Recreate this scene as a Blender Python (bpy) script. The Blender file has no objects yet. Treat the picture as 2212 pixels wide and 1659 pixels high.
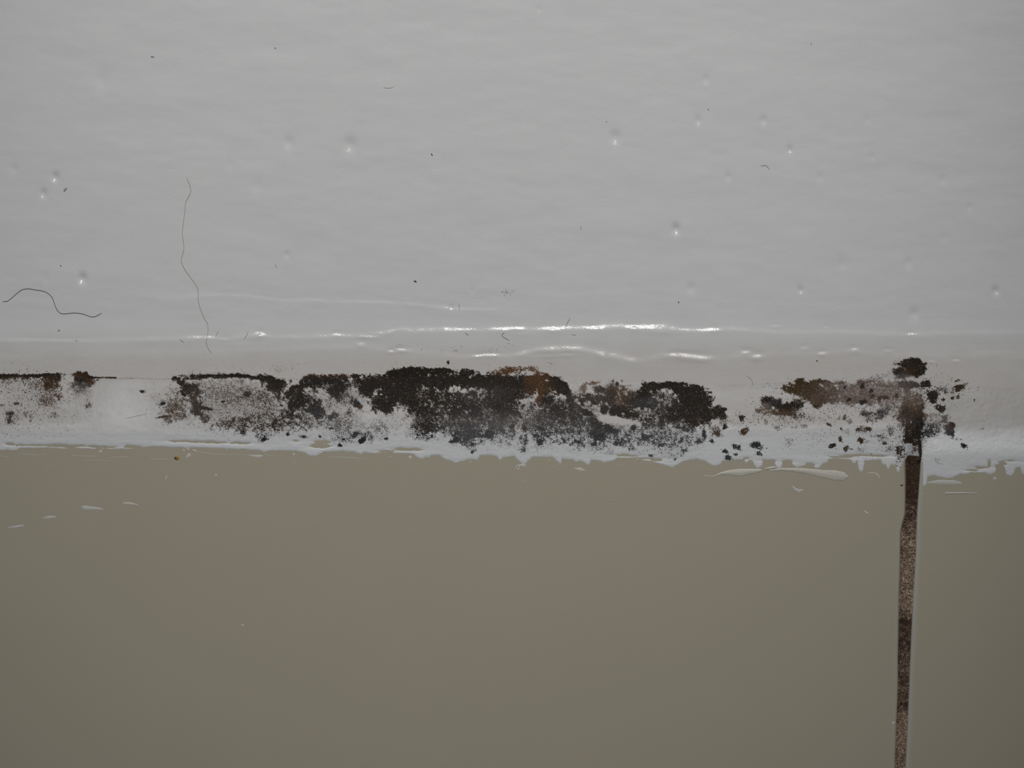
import bpy, math
import numpy as np

# ------------------------------------------------------------------ camera, light, exposure
FW, FH = 2212.0, 1659.0
S = 1.0e-4                 # metres per photo pixel at the plaster plane (the view is about 22 cm wide)
CAM_D = 0.62               # camera distance from the plaster
ROLL = math.radians(1.15)  # the hand-held camera is rolled a little
Z0 = 1.25                  # height of the view's centre above the floor

scene = bpy.context.scene
scene.view_settings.view_transform = 'Standard'
scene.view_settings.look = 'None'
scene.view_settings.exposure = 0.0
scene.view_settings.gamma = 1.0
scene.view_settings.use_curve_mapping = False

cam_data = bpy.data.cameras.new('camera')
cam_data.sensor_fit = 'HORIZONTAL'
cam_data.sensor_width = 36.0
cam_data.lens = 36.0 * CAM_D / (FW * S)
cam_data.clip_start = 0.01
cam = bpy.data.objects.new('camera', cam_data)
scene.collection.objects.link(cam)
cam.location = (0.0, -CAM_D, Z0)
cam.rotation_mode = 'XYZ'
from mathutils import Matrix
cam.rotation_euler = (Matrix.Rotation(math.radians(90), 4, 'X') @ Matrix.Rotation(ROLL, 4, 'Z')).to_euler()
scene.camera = cam

world = bpy.data.worlds.new('room_light')
world.use_nodes = True
world.node_tree.nodes['Background'].inputs[0].default_value = (0.93, 0.97, 1.0, 1.0)
world.node_tree.nodes['Background'].inputs[1].default_value = 0.075
scene.world = world

lamp_data = bpy.data.lights.new('bathroom_lamp', 'SPOT')
lamp_data.shadow_soft_size = 0.022
lamp_data.energy = 14.4
lamp_data.spot_size = math.radians(30.5)
lamp_data.spot_blend = 1.0
lamp_data.color = (1.0, 0.985, 0.965)
lamp = bpy.data.objects.new('bathroom_lamp', lamp_data)
scene.collection.objects.link(lamp)
lamp.location = (0.015, -0.64, Z0 + 0.55)
from mathutils import Vector
lamp.rotation_euler = (Vector((-0.012, 0.0, Z0 + 0.045)) - lamp.location).to_track_quat('-Z', 'Y').to_euler()

# ------------------------------------------------------------------ helpers
rng = np.random.default_rng(11)
_LAT = np.random.default_rng(5).random((256, 256))
CR, SR = math.cos(ROLL), math.sin(ROLL)


def at(px, py, d):
    """Points on the wall: px, py in photo pixels, d = how far (in pixels) the point stands proud of the plaster."""
    px = np.asarray(px, float); py = np.asarray(py, float); d = np.asarray(d, float) * S
    k = (CAM_D - d) / CAM_D * S
    u = (px - FW / 2) * k
    v = (FH / 2 - py) * k
    return np.stack([u * CR - v * SR, -d + 0 * u, u * SR + v * CR + Z0], -1)


def vnoise(x, y, seed=0):
    x = np.asarray(x, float) + seed * 37.17; y = np.asarray(y, float) + seed * 91.73
    xi = np.floor(x).astype(int); yi = np.floor(y).astype(int)
    fx = x - xi; fy = y - yi
    fx = fx * fx * (3 - 2 * fx); fy = fy * fy * (3 - 2 * fy)
    a = _LAT[xi % 256, yi % 256]; b = _LAT[(xi + 1) % 256, yi % 256]
    c = _LAT[xi % 256, (yi + 1) % 256]; d = _LAT[(xi + 1) % 256, (yi + 1) % 256]
    return (a * (1 - fx) + b * fx) * (1 - fy) + (c * (1 - fx) + d * fx) * fy


def fbm(x, y, seed=0, n=4):
    t = 0; w = 1.0; s = 0
    for i in range(n):
        t = t + w * vnoise(np.asarray(x) * 2 ** i, np.asarray(y) * 2 ** i, seed + i * 3); s += w; w *= .5
    return t / s


def sstep(a, b, x):
    t = np.clip((x - a) / (b - a), 0, 1)
    return t * t * (3 - 2 * t)


def curve(x, pts):
    p = np.array(pts, float)
    return np.interp(x, p[:, 0], p[:, 1])


# ------------------------------------------------------------------ relief of the wall
D_TILE = 58.0     # the tiles stand about 5 mm proud of the plaster
CREASE = [(-1500, 812), (0, 811), (60, 810), (126, 808), (150, 809), (185, 813), (200, 817), (260, 817), (378, 818), (420, 813), (470, 811),
          (530, 813), (590, 816), (640, 818), (740, 814), (830, 812), (1000, 812), (1140, 811), (1185, 813), (1230, 820), (1400, 827), (1560, 831),
          (1700, 825), (1800, 825), (1865, 826), (1900, 815), (1930, 801), (1965, 800), (2000, 815), (2060, 832), (2212, 838), (3700, 850)]
R1 = [(-1500, 733, .10), (0, 733, .10), (200, 735, .07), (400, 729, .14), (440, 727, .17), (490, 729, .10), (540, 724, .15), (562, 721, .20), (590, 727, .09), (720, 724, .12),
      (775, 724, .17), (830, 718, .19), (860, 709, .185), (890, 712, .12), (930, 711, .19), (1000, 711, .20), (1050, 711, .17), (1100, 707, .23), (1150, 710, .18), (1200, 708, .24), (1240, 707, .17),
      (1280, 707, .23), (1340, 702, .20), (1370, 707, .24), (1440, 702, .21), (1470, 712, .17), (1520, 713, .18), (1560, 708, .12), (1700, 716, .095),
      (1850, 716, .10), (1970, 722, .13), (2030, 718, .10), (2212, 716, .08), (3700, 720, .1)]
R2 = [(-1500, 770, .02), (0, 770, .03), (600, 752, .04), (740, 748, .07), (900, 756, .06), (1000, 770, .07), (1110, 766, .10), (1130, 761, .17), (1160, 753, .17), (1185, 752, .21), (1215, 751, .16), (1250, 750, .21), (1275, 756, .12),
      (1300, 763, .19), (1330, 766, .17), (1365, 777, .15), (1390, 775, .05), (1440, 763, .08), (1560, 770, .06), (1700, 762, .05), (1850, 758, .06), (1960, 765, .05), (2212, 770, .05), (3700, 770, .05)]
FACETS = [(1488, 769, 34, 8, .30), (1462, 765, 18, 6, .30), (1518, 774, 22, 7, .24), (1612, 760, 13, 7, .30), (1634, 769, 14, 8, .31), (868, 755, 14, 6, .28), (845, 759, 8, 5, .28), (1052, 766, 24, 5, .30), (1032, 769, 10, 4, .27), (780, 742, 13, 8, .24), (800, 727, 22, 4, .25), (728, 722, 9, 5, .24),
          (561, 721, 9, 7, .29), (430, 728, 24, 4, .22), (487, 732, 12, 5, .18), (1738, 751, 9, 6, .25), (1776, 763, 11, 6, .27), (1846, 754, 12, 7, .24), (1918, 757, 10, 5, .21), (2064, 778, 8, 5, .28), (2014, 780, 7, 5, .22), (1968, 721, 9, 4, .24), (1676, 704, 12, 4, .20), (1785, 707, 6, 4, .22), (1225, 766, 20, 4, .22), (1180, 768, 26, 4, .18),
          (1095, 712, 20, 6, .12), (1198, 712, 18, 6, .12), (1282, 708, 14, 6, .12), (1430, 712, 26, 8, .20), (1372, 706, 10, 6, .12), (1545, 712, 14, 6, .18), (1125, 720, 26, 4, .12), (140, 735, 60, 5, .10), (60, 733, 40, 5, .12), (520, 741, 40, 6, .08), (2150, 760, 40, 8, .10)]
R0 = [(-1500, 640, 0), (330, 640, 0), (480, 636, .15), (525, 637, .16), (550, 640, .08), (600, 648, .12), (690, 647, .13), (725, 652, .05), (760, 651, .16), (840, 652, .14),
      (880, 655, .14), (970, 665, .18), (1000, 667, .15), (1055, 668, .15), (1090, 668, 0), (3700, 668, 0)]
PITS = [(120, 385, 9, 1.0), (94, 420, 9, .9), (178, 604, 11, 1.0), (30, 368, 11, .35), (620, 552, 6, .75), (624, 311, 13, .45), (756, 316, 15, .55), (220, 180, 18, .25),
        (1460, 497, 10, 1.0), (1329, 300, 14, .55), (1508, 262, 9, .6), (1525, 173, 9, .4), (1649, 262, 9, .6), (1706, 324, 7, .85), (1573, 384, 8, .5),
        (1873, 260, 7, .4), (1771, 385, 8, .4), (2036, 390, 9, .4), (2094, 449, 6, .55), (1729, 628, 7, .85), (2151, 630, 9, .95), (1975, 680, 12, .5),
        (1493, 625, 11, .4), (1820, 573, 12, .3), (1962, 570, 11, .45), (1165, 20, 6, .4), (100, 606, 8, .25), (1885, 340, 7, .4), (2040, 515, 8, .3),
        (1020, 630, 8, .3), (975, 665, 6, .5), (495, 358, 12, .2), (555, 405, 14, .2)]


def smooth_table(pts, col, sig):
    g = np.arange(-1700, 3900, 2.0)
    v = np.interp(g, np.array(pts, float)[:, 0], np.array(pts, float)[:, col])
    k_ = np.exp(-.5 * (np.arange(-30, 31) * 2.0 / sig) ** 2)
    return g, np.convolve(np.pad(v, 30, mode='edge'), k_ / k_.sum(), 'valid')


GLINT = 1.33    # slope that mirrors the lamp, relative to the tables above


def ripple(x, y, pts, w):
    g, c = smooth_table(pts, 1, 7.0); _, a = smooth_table(pts, 2, 7.0)
    c = np.interp(x, g, c) + 2.0 * (fbm(x / 26., 0 * x, 31, 3) - .5)
    a = GLINT * np.interp(x, g, a) * (.62 + .70 * fbm(x / 22., 0 * x, 41, 2))
    w = w * (.5 + .9 * fbm(x / 28., 0 * x, 43, 2))
    t = y - c
    return w * a * (1 + np.tanh(t / w)) * (.35 + .65 * np.exp(-np.clip(t - w, 0, None) / 22.))


def relief_paint(x, y):
    x = np.asarray(x, float); y = np.asarray(y, float)
    h = 2.4 * (fbm(x / 150., y / 55., 3, 3) - .5) + .85 * (fbm((x + .4 * y) / 70., (y - .15 * x) / 26., 7, 3) - .5)
    h = h + .13 * (fbm(x / 20., y / 10., 13, 2) - .5)
    h = h * (1 - .6 * sstep(660, 720, y))
    for (cx, cy, r, s) in PITS:
        q = ((x - cx) / (r * .8)) ** 2 + ((y - cy + r * .25) / r) ** 2
        h = h - s * .44 * r * np.exp(-q)
    h = h + np.clip(y - 690, 0, None) * .035
    ycr = curve(x, CREASE)
    h = h + 5 * sstep(1890, 2150, x) * np.clip((y - 745) / np.maximum(ycr - 745, 1), 0, 1.1)     # the fillet starts higher right of the joint
    for (cx, cy, rx, ry, sl) in FACETS:
        h = h + sl * (y - cy) * np.exp(-((x - cx) / rx) ** 2 - ((y - cy) / ry) ** 2)
    h = h + ripple(x, y, R0, 3.0) + ripple(x, y, R1, 5.5) + ripple(x, y, R2, 6.5)
    return h


def y_flat(x):
    """where the bead meets the face of the tiles"""
    return 938 + 50 * sstep(1988, 1996, np.asarray(x, float))


def relief_seal(x, y):
    x = np.asarray(x, float); y = np.asarray(y, float)
    yc = curve(x, CREASE)
    h0 = relief_paint(x, np.minimum(y, yc))
    t = np.clip((y - yc) / (y_flat(x) - yc), 0, None)
    g = np.minimum(t, 1.0)
    top = D_TILE + 1.0
    soft = sstep(1230, 1600, x); right = sstep(1986, 2010, x)
    g = (g + .10 * np.sin(np.pi * g)) * (1 - soft) * (1 - right) + (.35 * g + .65 * g * g * (3 - 2 * g)) * soft * (1 - right) + (1.22 * g - .22 * g ** 3) * right
    h = h0 + (top - h0) * g
    groove = 1.0 * np.exp(-((y - yc - 2) / 2.5) ** 2) * (1 - sstep(1150, 1260, x))
    rough = 1.6 * (fbm(x / 22., y / 14., 21, 3) - .5) + .9 * (fbm(x / 6., y / 6., 23, 2) - .5)
    dent = 7 * np.exp(-((x - 1986) / 5.) ** 2) * sstep(880, 940, y)
    return h - groove + rough * sstep(0, 12, y - yc) - dent * (y < 1000)


def relief(x, y):
    yc = curve(x, CREASE)
    return np.where(np.asarray(y) < yc, relief_paint(x, y), relief_seal(x, y))


# ------------------------------------------------------------------ materials
def new_mat(name):
    m = bpy.data.materials.new(name); m.use_nodes = True
    nt = m.node_tree
    return m, nt, nt.nodes['Principled BSDF']


def node(nt, typ, **kw):
    n = nt.nodes.new(typ)
    for k, v in kw.items():
        setattr(n, k, v)
    return n


def noise_node(nt, scale, detail=3.0, rough=.55, vec=None):
    n = node(nt, 'ShaderNodeTexNoise')
    n.inputs['Scale'].default_value = scale
    n.inputs['Detail'].default_value = detail
    n.inputs['Roughness'].default_value = rough
    if vec is not None:
        nt.links.new(vec, n.inputs['Vector'])
    return n


def ramp(nt, fac, stops):
    r = node(nt, 'ShaderNodeValToRGB')
    e = r.color_ramp.elements
    while len(e) < len(stops):
        e.new(.5)
    for i, (p, c) in enumerate(stops):
        e[i].position = p
        e[i].color = (c[0], c[1], c[2], 1) if hasattr(c, '__len__') else (c, c, c, 1)
    nt.links.new(fac, r.inputs[0])
    return r.outputs[0]


def mixc(nt, fac, a, b):
    m = node(nt, 'ShaderNodeMix', data_type='RGBA')
    for s, v in ((m.inputs[0], fac), (m.inputs[6], a), (m.inputs[7], b)):
        if hasattr(v, 'is_linked') or hasattr(v, 'links'):
            nt.links.new(v, s)
        else:
            s.default_value = v if not hasattr(v, '__len__') else (*v[:3], 1)
    return m.outputs[2]


def mathn(nt, op, a, b=None, c=None, clamp=False):
    m = node(nt, 'ShaderNodeMath', operation=op); m.use_clamp = clamp
    for i, v in enumerate((a, b, c)):
        if v is None: continue
        if hasattr(v, 'links'): nt.links.new(v, m.inputs[i])
        else: m.inputs[i].default_value = v
    return m.outputs[0]


def add_bump(nt, bsdf, height, dist, strength=1.0):
    b = node(nt, 'ShaderNodeBump')
    b.inputs['Strength'].default_value = strength
    b.inputs['Distance'].default_value = dist
    nt.links.new(height, b.inputs['Height'])
    nt.links.new(b.outputs[0], bsdf.inputs['Normal'])


def stained(name, base_a, base_b, tint_col, rough, stain_rough, bump_px, grain):
    """White paint or sealant with mould stains read from the mesh's stain attribute."""
    m, nt, p = new_mat(name)
    co = node(nt, 'ShaderNodeTexCoord').outputs['Object']
    big = noise_node(nt, 140, 3, .6, co)
    base = mixc(nt, big.outputs[0], base_a, base_b)
    gm = node(nt, 'ShaderNodeAttribute', attribute_name='grime')
    base = mixc(nt, gm.outputs['Fac'], base, tint_col)
    at_ = node(nt, 'ShaderNodeAttribute', attribute_name='stain')
    gr = noise_node(nt, grain, 2.5, .65, co)
    a = at_.outputs['Alpha']
    gn = mathn(nt, 'MULTIPLY_ADD', gr.outputs[0], 2.1, -.55)
    d = mathn(nt, 'SUBTRACT', a, gn)
    d = mathn(nt, 'MULTIPLY_ADD', d, 4.2, .5, True)
    # soft part plus granular part, both fading out with the stain
    soft = mathn(nt, 'MULTIPLY', a, .33)
    lim = mathn(nt, 'MULTIPLY', a, 5.0, None, True)
    g = mathn(nt, 'MULTIPLY', d, lim)
    f = mathn(nt, 'MAXIMUM', soft, g)
    col = mixc(nt, f, base, at_.outputs['Color'])
    nt.links.new(col, p.inputs['Base Color'])
    nt.links.new(mathn(nt, 'MULTIPLY_ADD', f, -.42, .5), p.inputs['Specular IOR Level'])
    r = node(nt, 'ShaderNodeMapRange')
    r.inputs['To Min'].default_value = rough
    r.inputs['To Max'].default_value = stain_rough
    nt.links.new(mathn(nt, 'MULTIPLY', a, 3.0, None, True), r.inputs['Value'])
    nt.links.new(r.outputs[0], p.inputs['Roughness'])
    fine = noise_node(nt, 3600, 2, .6, co)
    add_bump(nt, p, fine.outputs[0], bump_px * S)
    return m


mat_paint = stained('white_gloss_paint', (.755, .77, .77), (.795, .805, .805), (.685, .664, .645), .17, .5, .38, 4600)
mat_seal = stained('white_sealant', (.71, .72, .74), (.77, .778, .795), (.51, .498, .488), .5, .65, .45, 4600)

mat_tile, nt, p = new_mat('beige_glazed_ceramic')
co = node(nt, 'ShaderNodeTexCoord').outputs['Object']
n1 = noise_node(nt, 60, 4, .6, co); n2 = noise_node(nt, 1500, 3, .7, co)
c1 = mixc(nt, n1.outputs[0], (.458, .427, .332), (.485, .452, .352))
c2 = mixc(nt, mathn(nt, 'MULTIPLY', n2.outputs[0], .35), c1, (.50, .43, .345))
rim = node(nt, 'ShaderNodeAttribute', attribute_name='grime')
c2 = mixc(nt, rim.outputs['Fac'], c2, (.56, .575, .57))  # bluish bevel reflection put into the colour of the joint edge
st = node(nt, 'ShaderNodeAttribute', attribute_name='stain')
c2 = mixc(nt, st.outputs['Alpha'], c2, st.outputs['Color'])
nt.links.new(c2, p.inputs['Base Color'])
p.inputs['Roughness'].default_value = .22
add_bump(nt, p, noise_node(nt, 500, 2, .5, co).outputs[0], .15 * S)

mat_grout, nt, p = new_mat('stained_grout')
co = node(nt, 'ShaderNodeTexCoord').outputs['Object']
at_ = node(nt, 'ShaderNodeAttribute', attribute_name='stain')
warp = noise_node(nt, 900, 2, .5, co)
wv = node(nt, 'ShaderNodeVectorMath', operation='MULTIPLY_ADD')
nt.links.new(warp.outputs['Color'], wv.inputs[0]); wv.inputs[1].default_value = (.0014,) * 3; nt.links.new(co, wv.inputs[2])
vo = node(nt, 'ShaderNodeTexVoronoi', feature='DISTANCE_TO_EDGE'); vo.inputs['Scale'].default_value = 1750
nt.links.new(wv.outputs[0], vo.inputs['Vector'])
vc = node(nt, 'ShaderNodeTexVoronoi', feature='F1'); vc.inputs['Scale'].default_value = 1750
nt.links.new(wv.outputs[0], vc.inputs['Vector'])
cellr = mathn(nt, 'FRACT', mathn(nt, 'MULTIPLY', vc.outputs['Color'], 7.3))
k = at_.outputs['Alpha']
cell = mixc(nt, mathn(nt, 'MULTIPLY_ADD', cellr, .5, mathn(nt, 'MULTIPLY', k, .9), True), (.30, .185, .11), (.032, .015, .008))
net = mixc(nt, mathn(nt, 'MULTIPLY_ADD', k, 2.0, -.72, True), (.56, .44, .33), (.10, .05, .025))
edge = ramp(nt, vo.outputs['Distance'], [(.02, 0.), (.17, 1.)])
nt.links.new(mixc(nt, edge, net, cell), p.inputs['Base Color'])
p.inputs['Roughness'].default_value = .7
add_bump(nt, p, edge, -1.2 * S)

mat_mould, nt, p = new_mat('mould')
at_ = node(nt, 'ShaderNodeAttribute', attribute_name='stain')
nt.links.new(at_.outputs['Color'], p.inputs['Base Color'])
p.inputs['Roughness'].default_value = .75
p.inputs['Specular IOR Level'].default_value = .12


def plain(name, col, rough, var=.08, scale=2500):
    m, nt, p = new_mat(name)
    co = node(nt, 'ShaderNodeTexCoord').outputs['Object']
    n = noise_node(nt, scale, 3, .6, co)
    nt.links.new(mixc(nt, n.outputs[0], [c * (1 - var) for c in col], [min(1, c * (1 + var)) for c in col]), p.inputs['Base Color'])
    p.inputs['Roughness'].default_value = rough
    return m


mat_smear = plain('dried_white_sealant', (.61, .61, .585), .5)
mat_smear_thin = plain('thin_wiped_sealant', (.50, .475, .40), .5)
mat_cream = plain('dried_cream_sealant', (.62, .60, .525), .5)
mat_hair_dark = plain('dark_hair', (.15, .165, .18), .5)
mat_hair_red = plain('reddish_hair', (.44, .31, .245), .5)
mat_fibre = plain('grey_lint', (.22, .22, .215), .6)
mat_rust = plain('amber_spot', (.36, .21, .03), .35)
mat_dirt = plain('dark_grit', (.05, .045, .04), .6)
mat_mortar = plain('mortar', (.42, .38, .33), .9)
mat_flake = plain('grey_flake', (.34, .33, .31), .7)


# ------------------------------------------------------------------ object helpers
def link(o, parent=None, **props):
    scene.collection.objects.link(o)
    if parent is not None: o.parent = parent
    for k_, v_ in props.items(): o[k_] = v_
    return o


def mesh_obj(name, co, faces, mat, parent=None, smooth=True, stain=None, grime=None, **props):
    me = bpy.data.meshes.new(name)
    co = np.asarray(co, float)
    c = co.mean(0) if parent is None else np.zeros(3)
    if isinstance(faces, np.ndarray):
        n, k_ = faces.shape
        me.vertices.add(len(co)); me.vertices.foreach_set('co', (co - c).ravel())
        me.loops.add(n * k_); me.loops.foreach_set('vertex_index', faces.ravel().astype(np.int32))
        me.polygons.add(n); me.polygons.foreach_set('loop_start', (np.arange(n) * k_).astype(np.int32))
        me.update(calc_edges=True)
    else:
        me.from_pydata((co - c).tolist(), [], faces)
    me.validate()
    if stain is not None:
        at__ = me.attributes.new('stain', 'FLOAT_COLOR', 'POINT')
        at__.data.foreach_set('color', np.asarray(stain, np.float32).ravel())
    if grime is not None:
        ag = me.attributes.new('grime', 'FLOAT', 'POINT')
        ag.data.foreach_set('value', np.asarray(grime, np.float32).ravel())
    me.polygons.foreach_set('use_smooth', [smooth] * len(me.polygons))
    me.materials.append(mat)
    o = bpy.data.objects.new(name, me)
    o.location = c
    return link(o, parent, **props)


def grid_faces(ny, nx, mask=None):
    i = np.arange((ny - 1) * (nx - 1)); r = i // (nx - 1); q = i % (nx - 1)
    a = r * nx + q
    f = np.stack([a, a + nx, a + nx + 1, a + 1], 1)
    return f if mask is None else f[mask.ravel()]


def iso_sheet(F, X, Y, depth):
    """Marching-squares sheet: keeps F > 0, outline vertices on F = 0. Returns px, py, depth, faces."""
    ny, nx = F.shape
    ins = F > 0
    cnt = ins[:-1, :-1].astype(int) + ins[1:, :-1] + ins[:-1, 1:] + ins[1:, 1:]
    xs = X.ravel().tolist(); ys = Y.ravel().tolist(); Fr = F.ravel()
    faces = grid_faces(ny, nx)[(cnt == 4).ravel()].tolist()
    cache = {}

    def cut(a, b):
        key = (a, b) if a < b else (b, a)
        if key not in cache:
            t = Fr[key[0]] / (Fr[key[0]] - Fr[key[1]])
            cache[key] = len(xs)
            xs.append(xs[key[0]] * (1 - t) + xs[key[1]] * t); ys.append(ys[key[0]] * (1 - t) + ys[key[1]] * t)
        return cache[key]
    for r, q in zip(*np.nonzero((cnt > 0) & (cnt < 4))):
        a = r * nx + q
        cor = [a, a + nx, a + nx + 1, a + 1]
        poly = []
        for i in range(4):
            v, w = cor[i], cor[(i + 1) % 4]
            if Fr[v] > 0: poly.append(v)
            if (Fr[v] > 0) != (Fr[w] > 0): poly.append(cut(v, w))
        if len(poly) >= 3: faces.append(poly)
    used = sorted({v for f in faces for v in f})
    remap = {v: i for i, v in enumerate(used)}
    faces = [[remap[v] for v in f] for f in faces]
    x = np.array(xs)[used]; y = np.array(ys)[used]
    fv = np.concatenate([Fr, np.zeros(len(xs) - len(Fr))])[used]
    return x, y, depth(x, y, fv), faces


# ------------------------------------------------------------------ mould: where it grows
# colours of the colonies (albedo)
K = (.021, .0165, .0135); G = (.040, .042, .045); B = (.075, .044, .024); P = (.300, .240, .215); U = (.150, .145, .150); R = (.130, .060, .028); Y = (.058, .037, .016); H = (.095, .095, .098)
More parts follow.
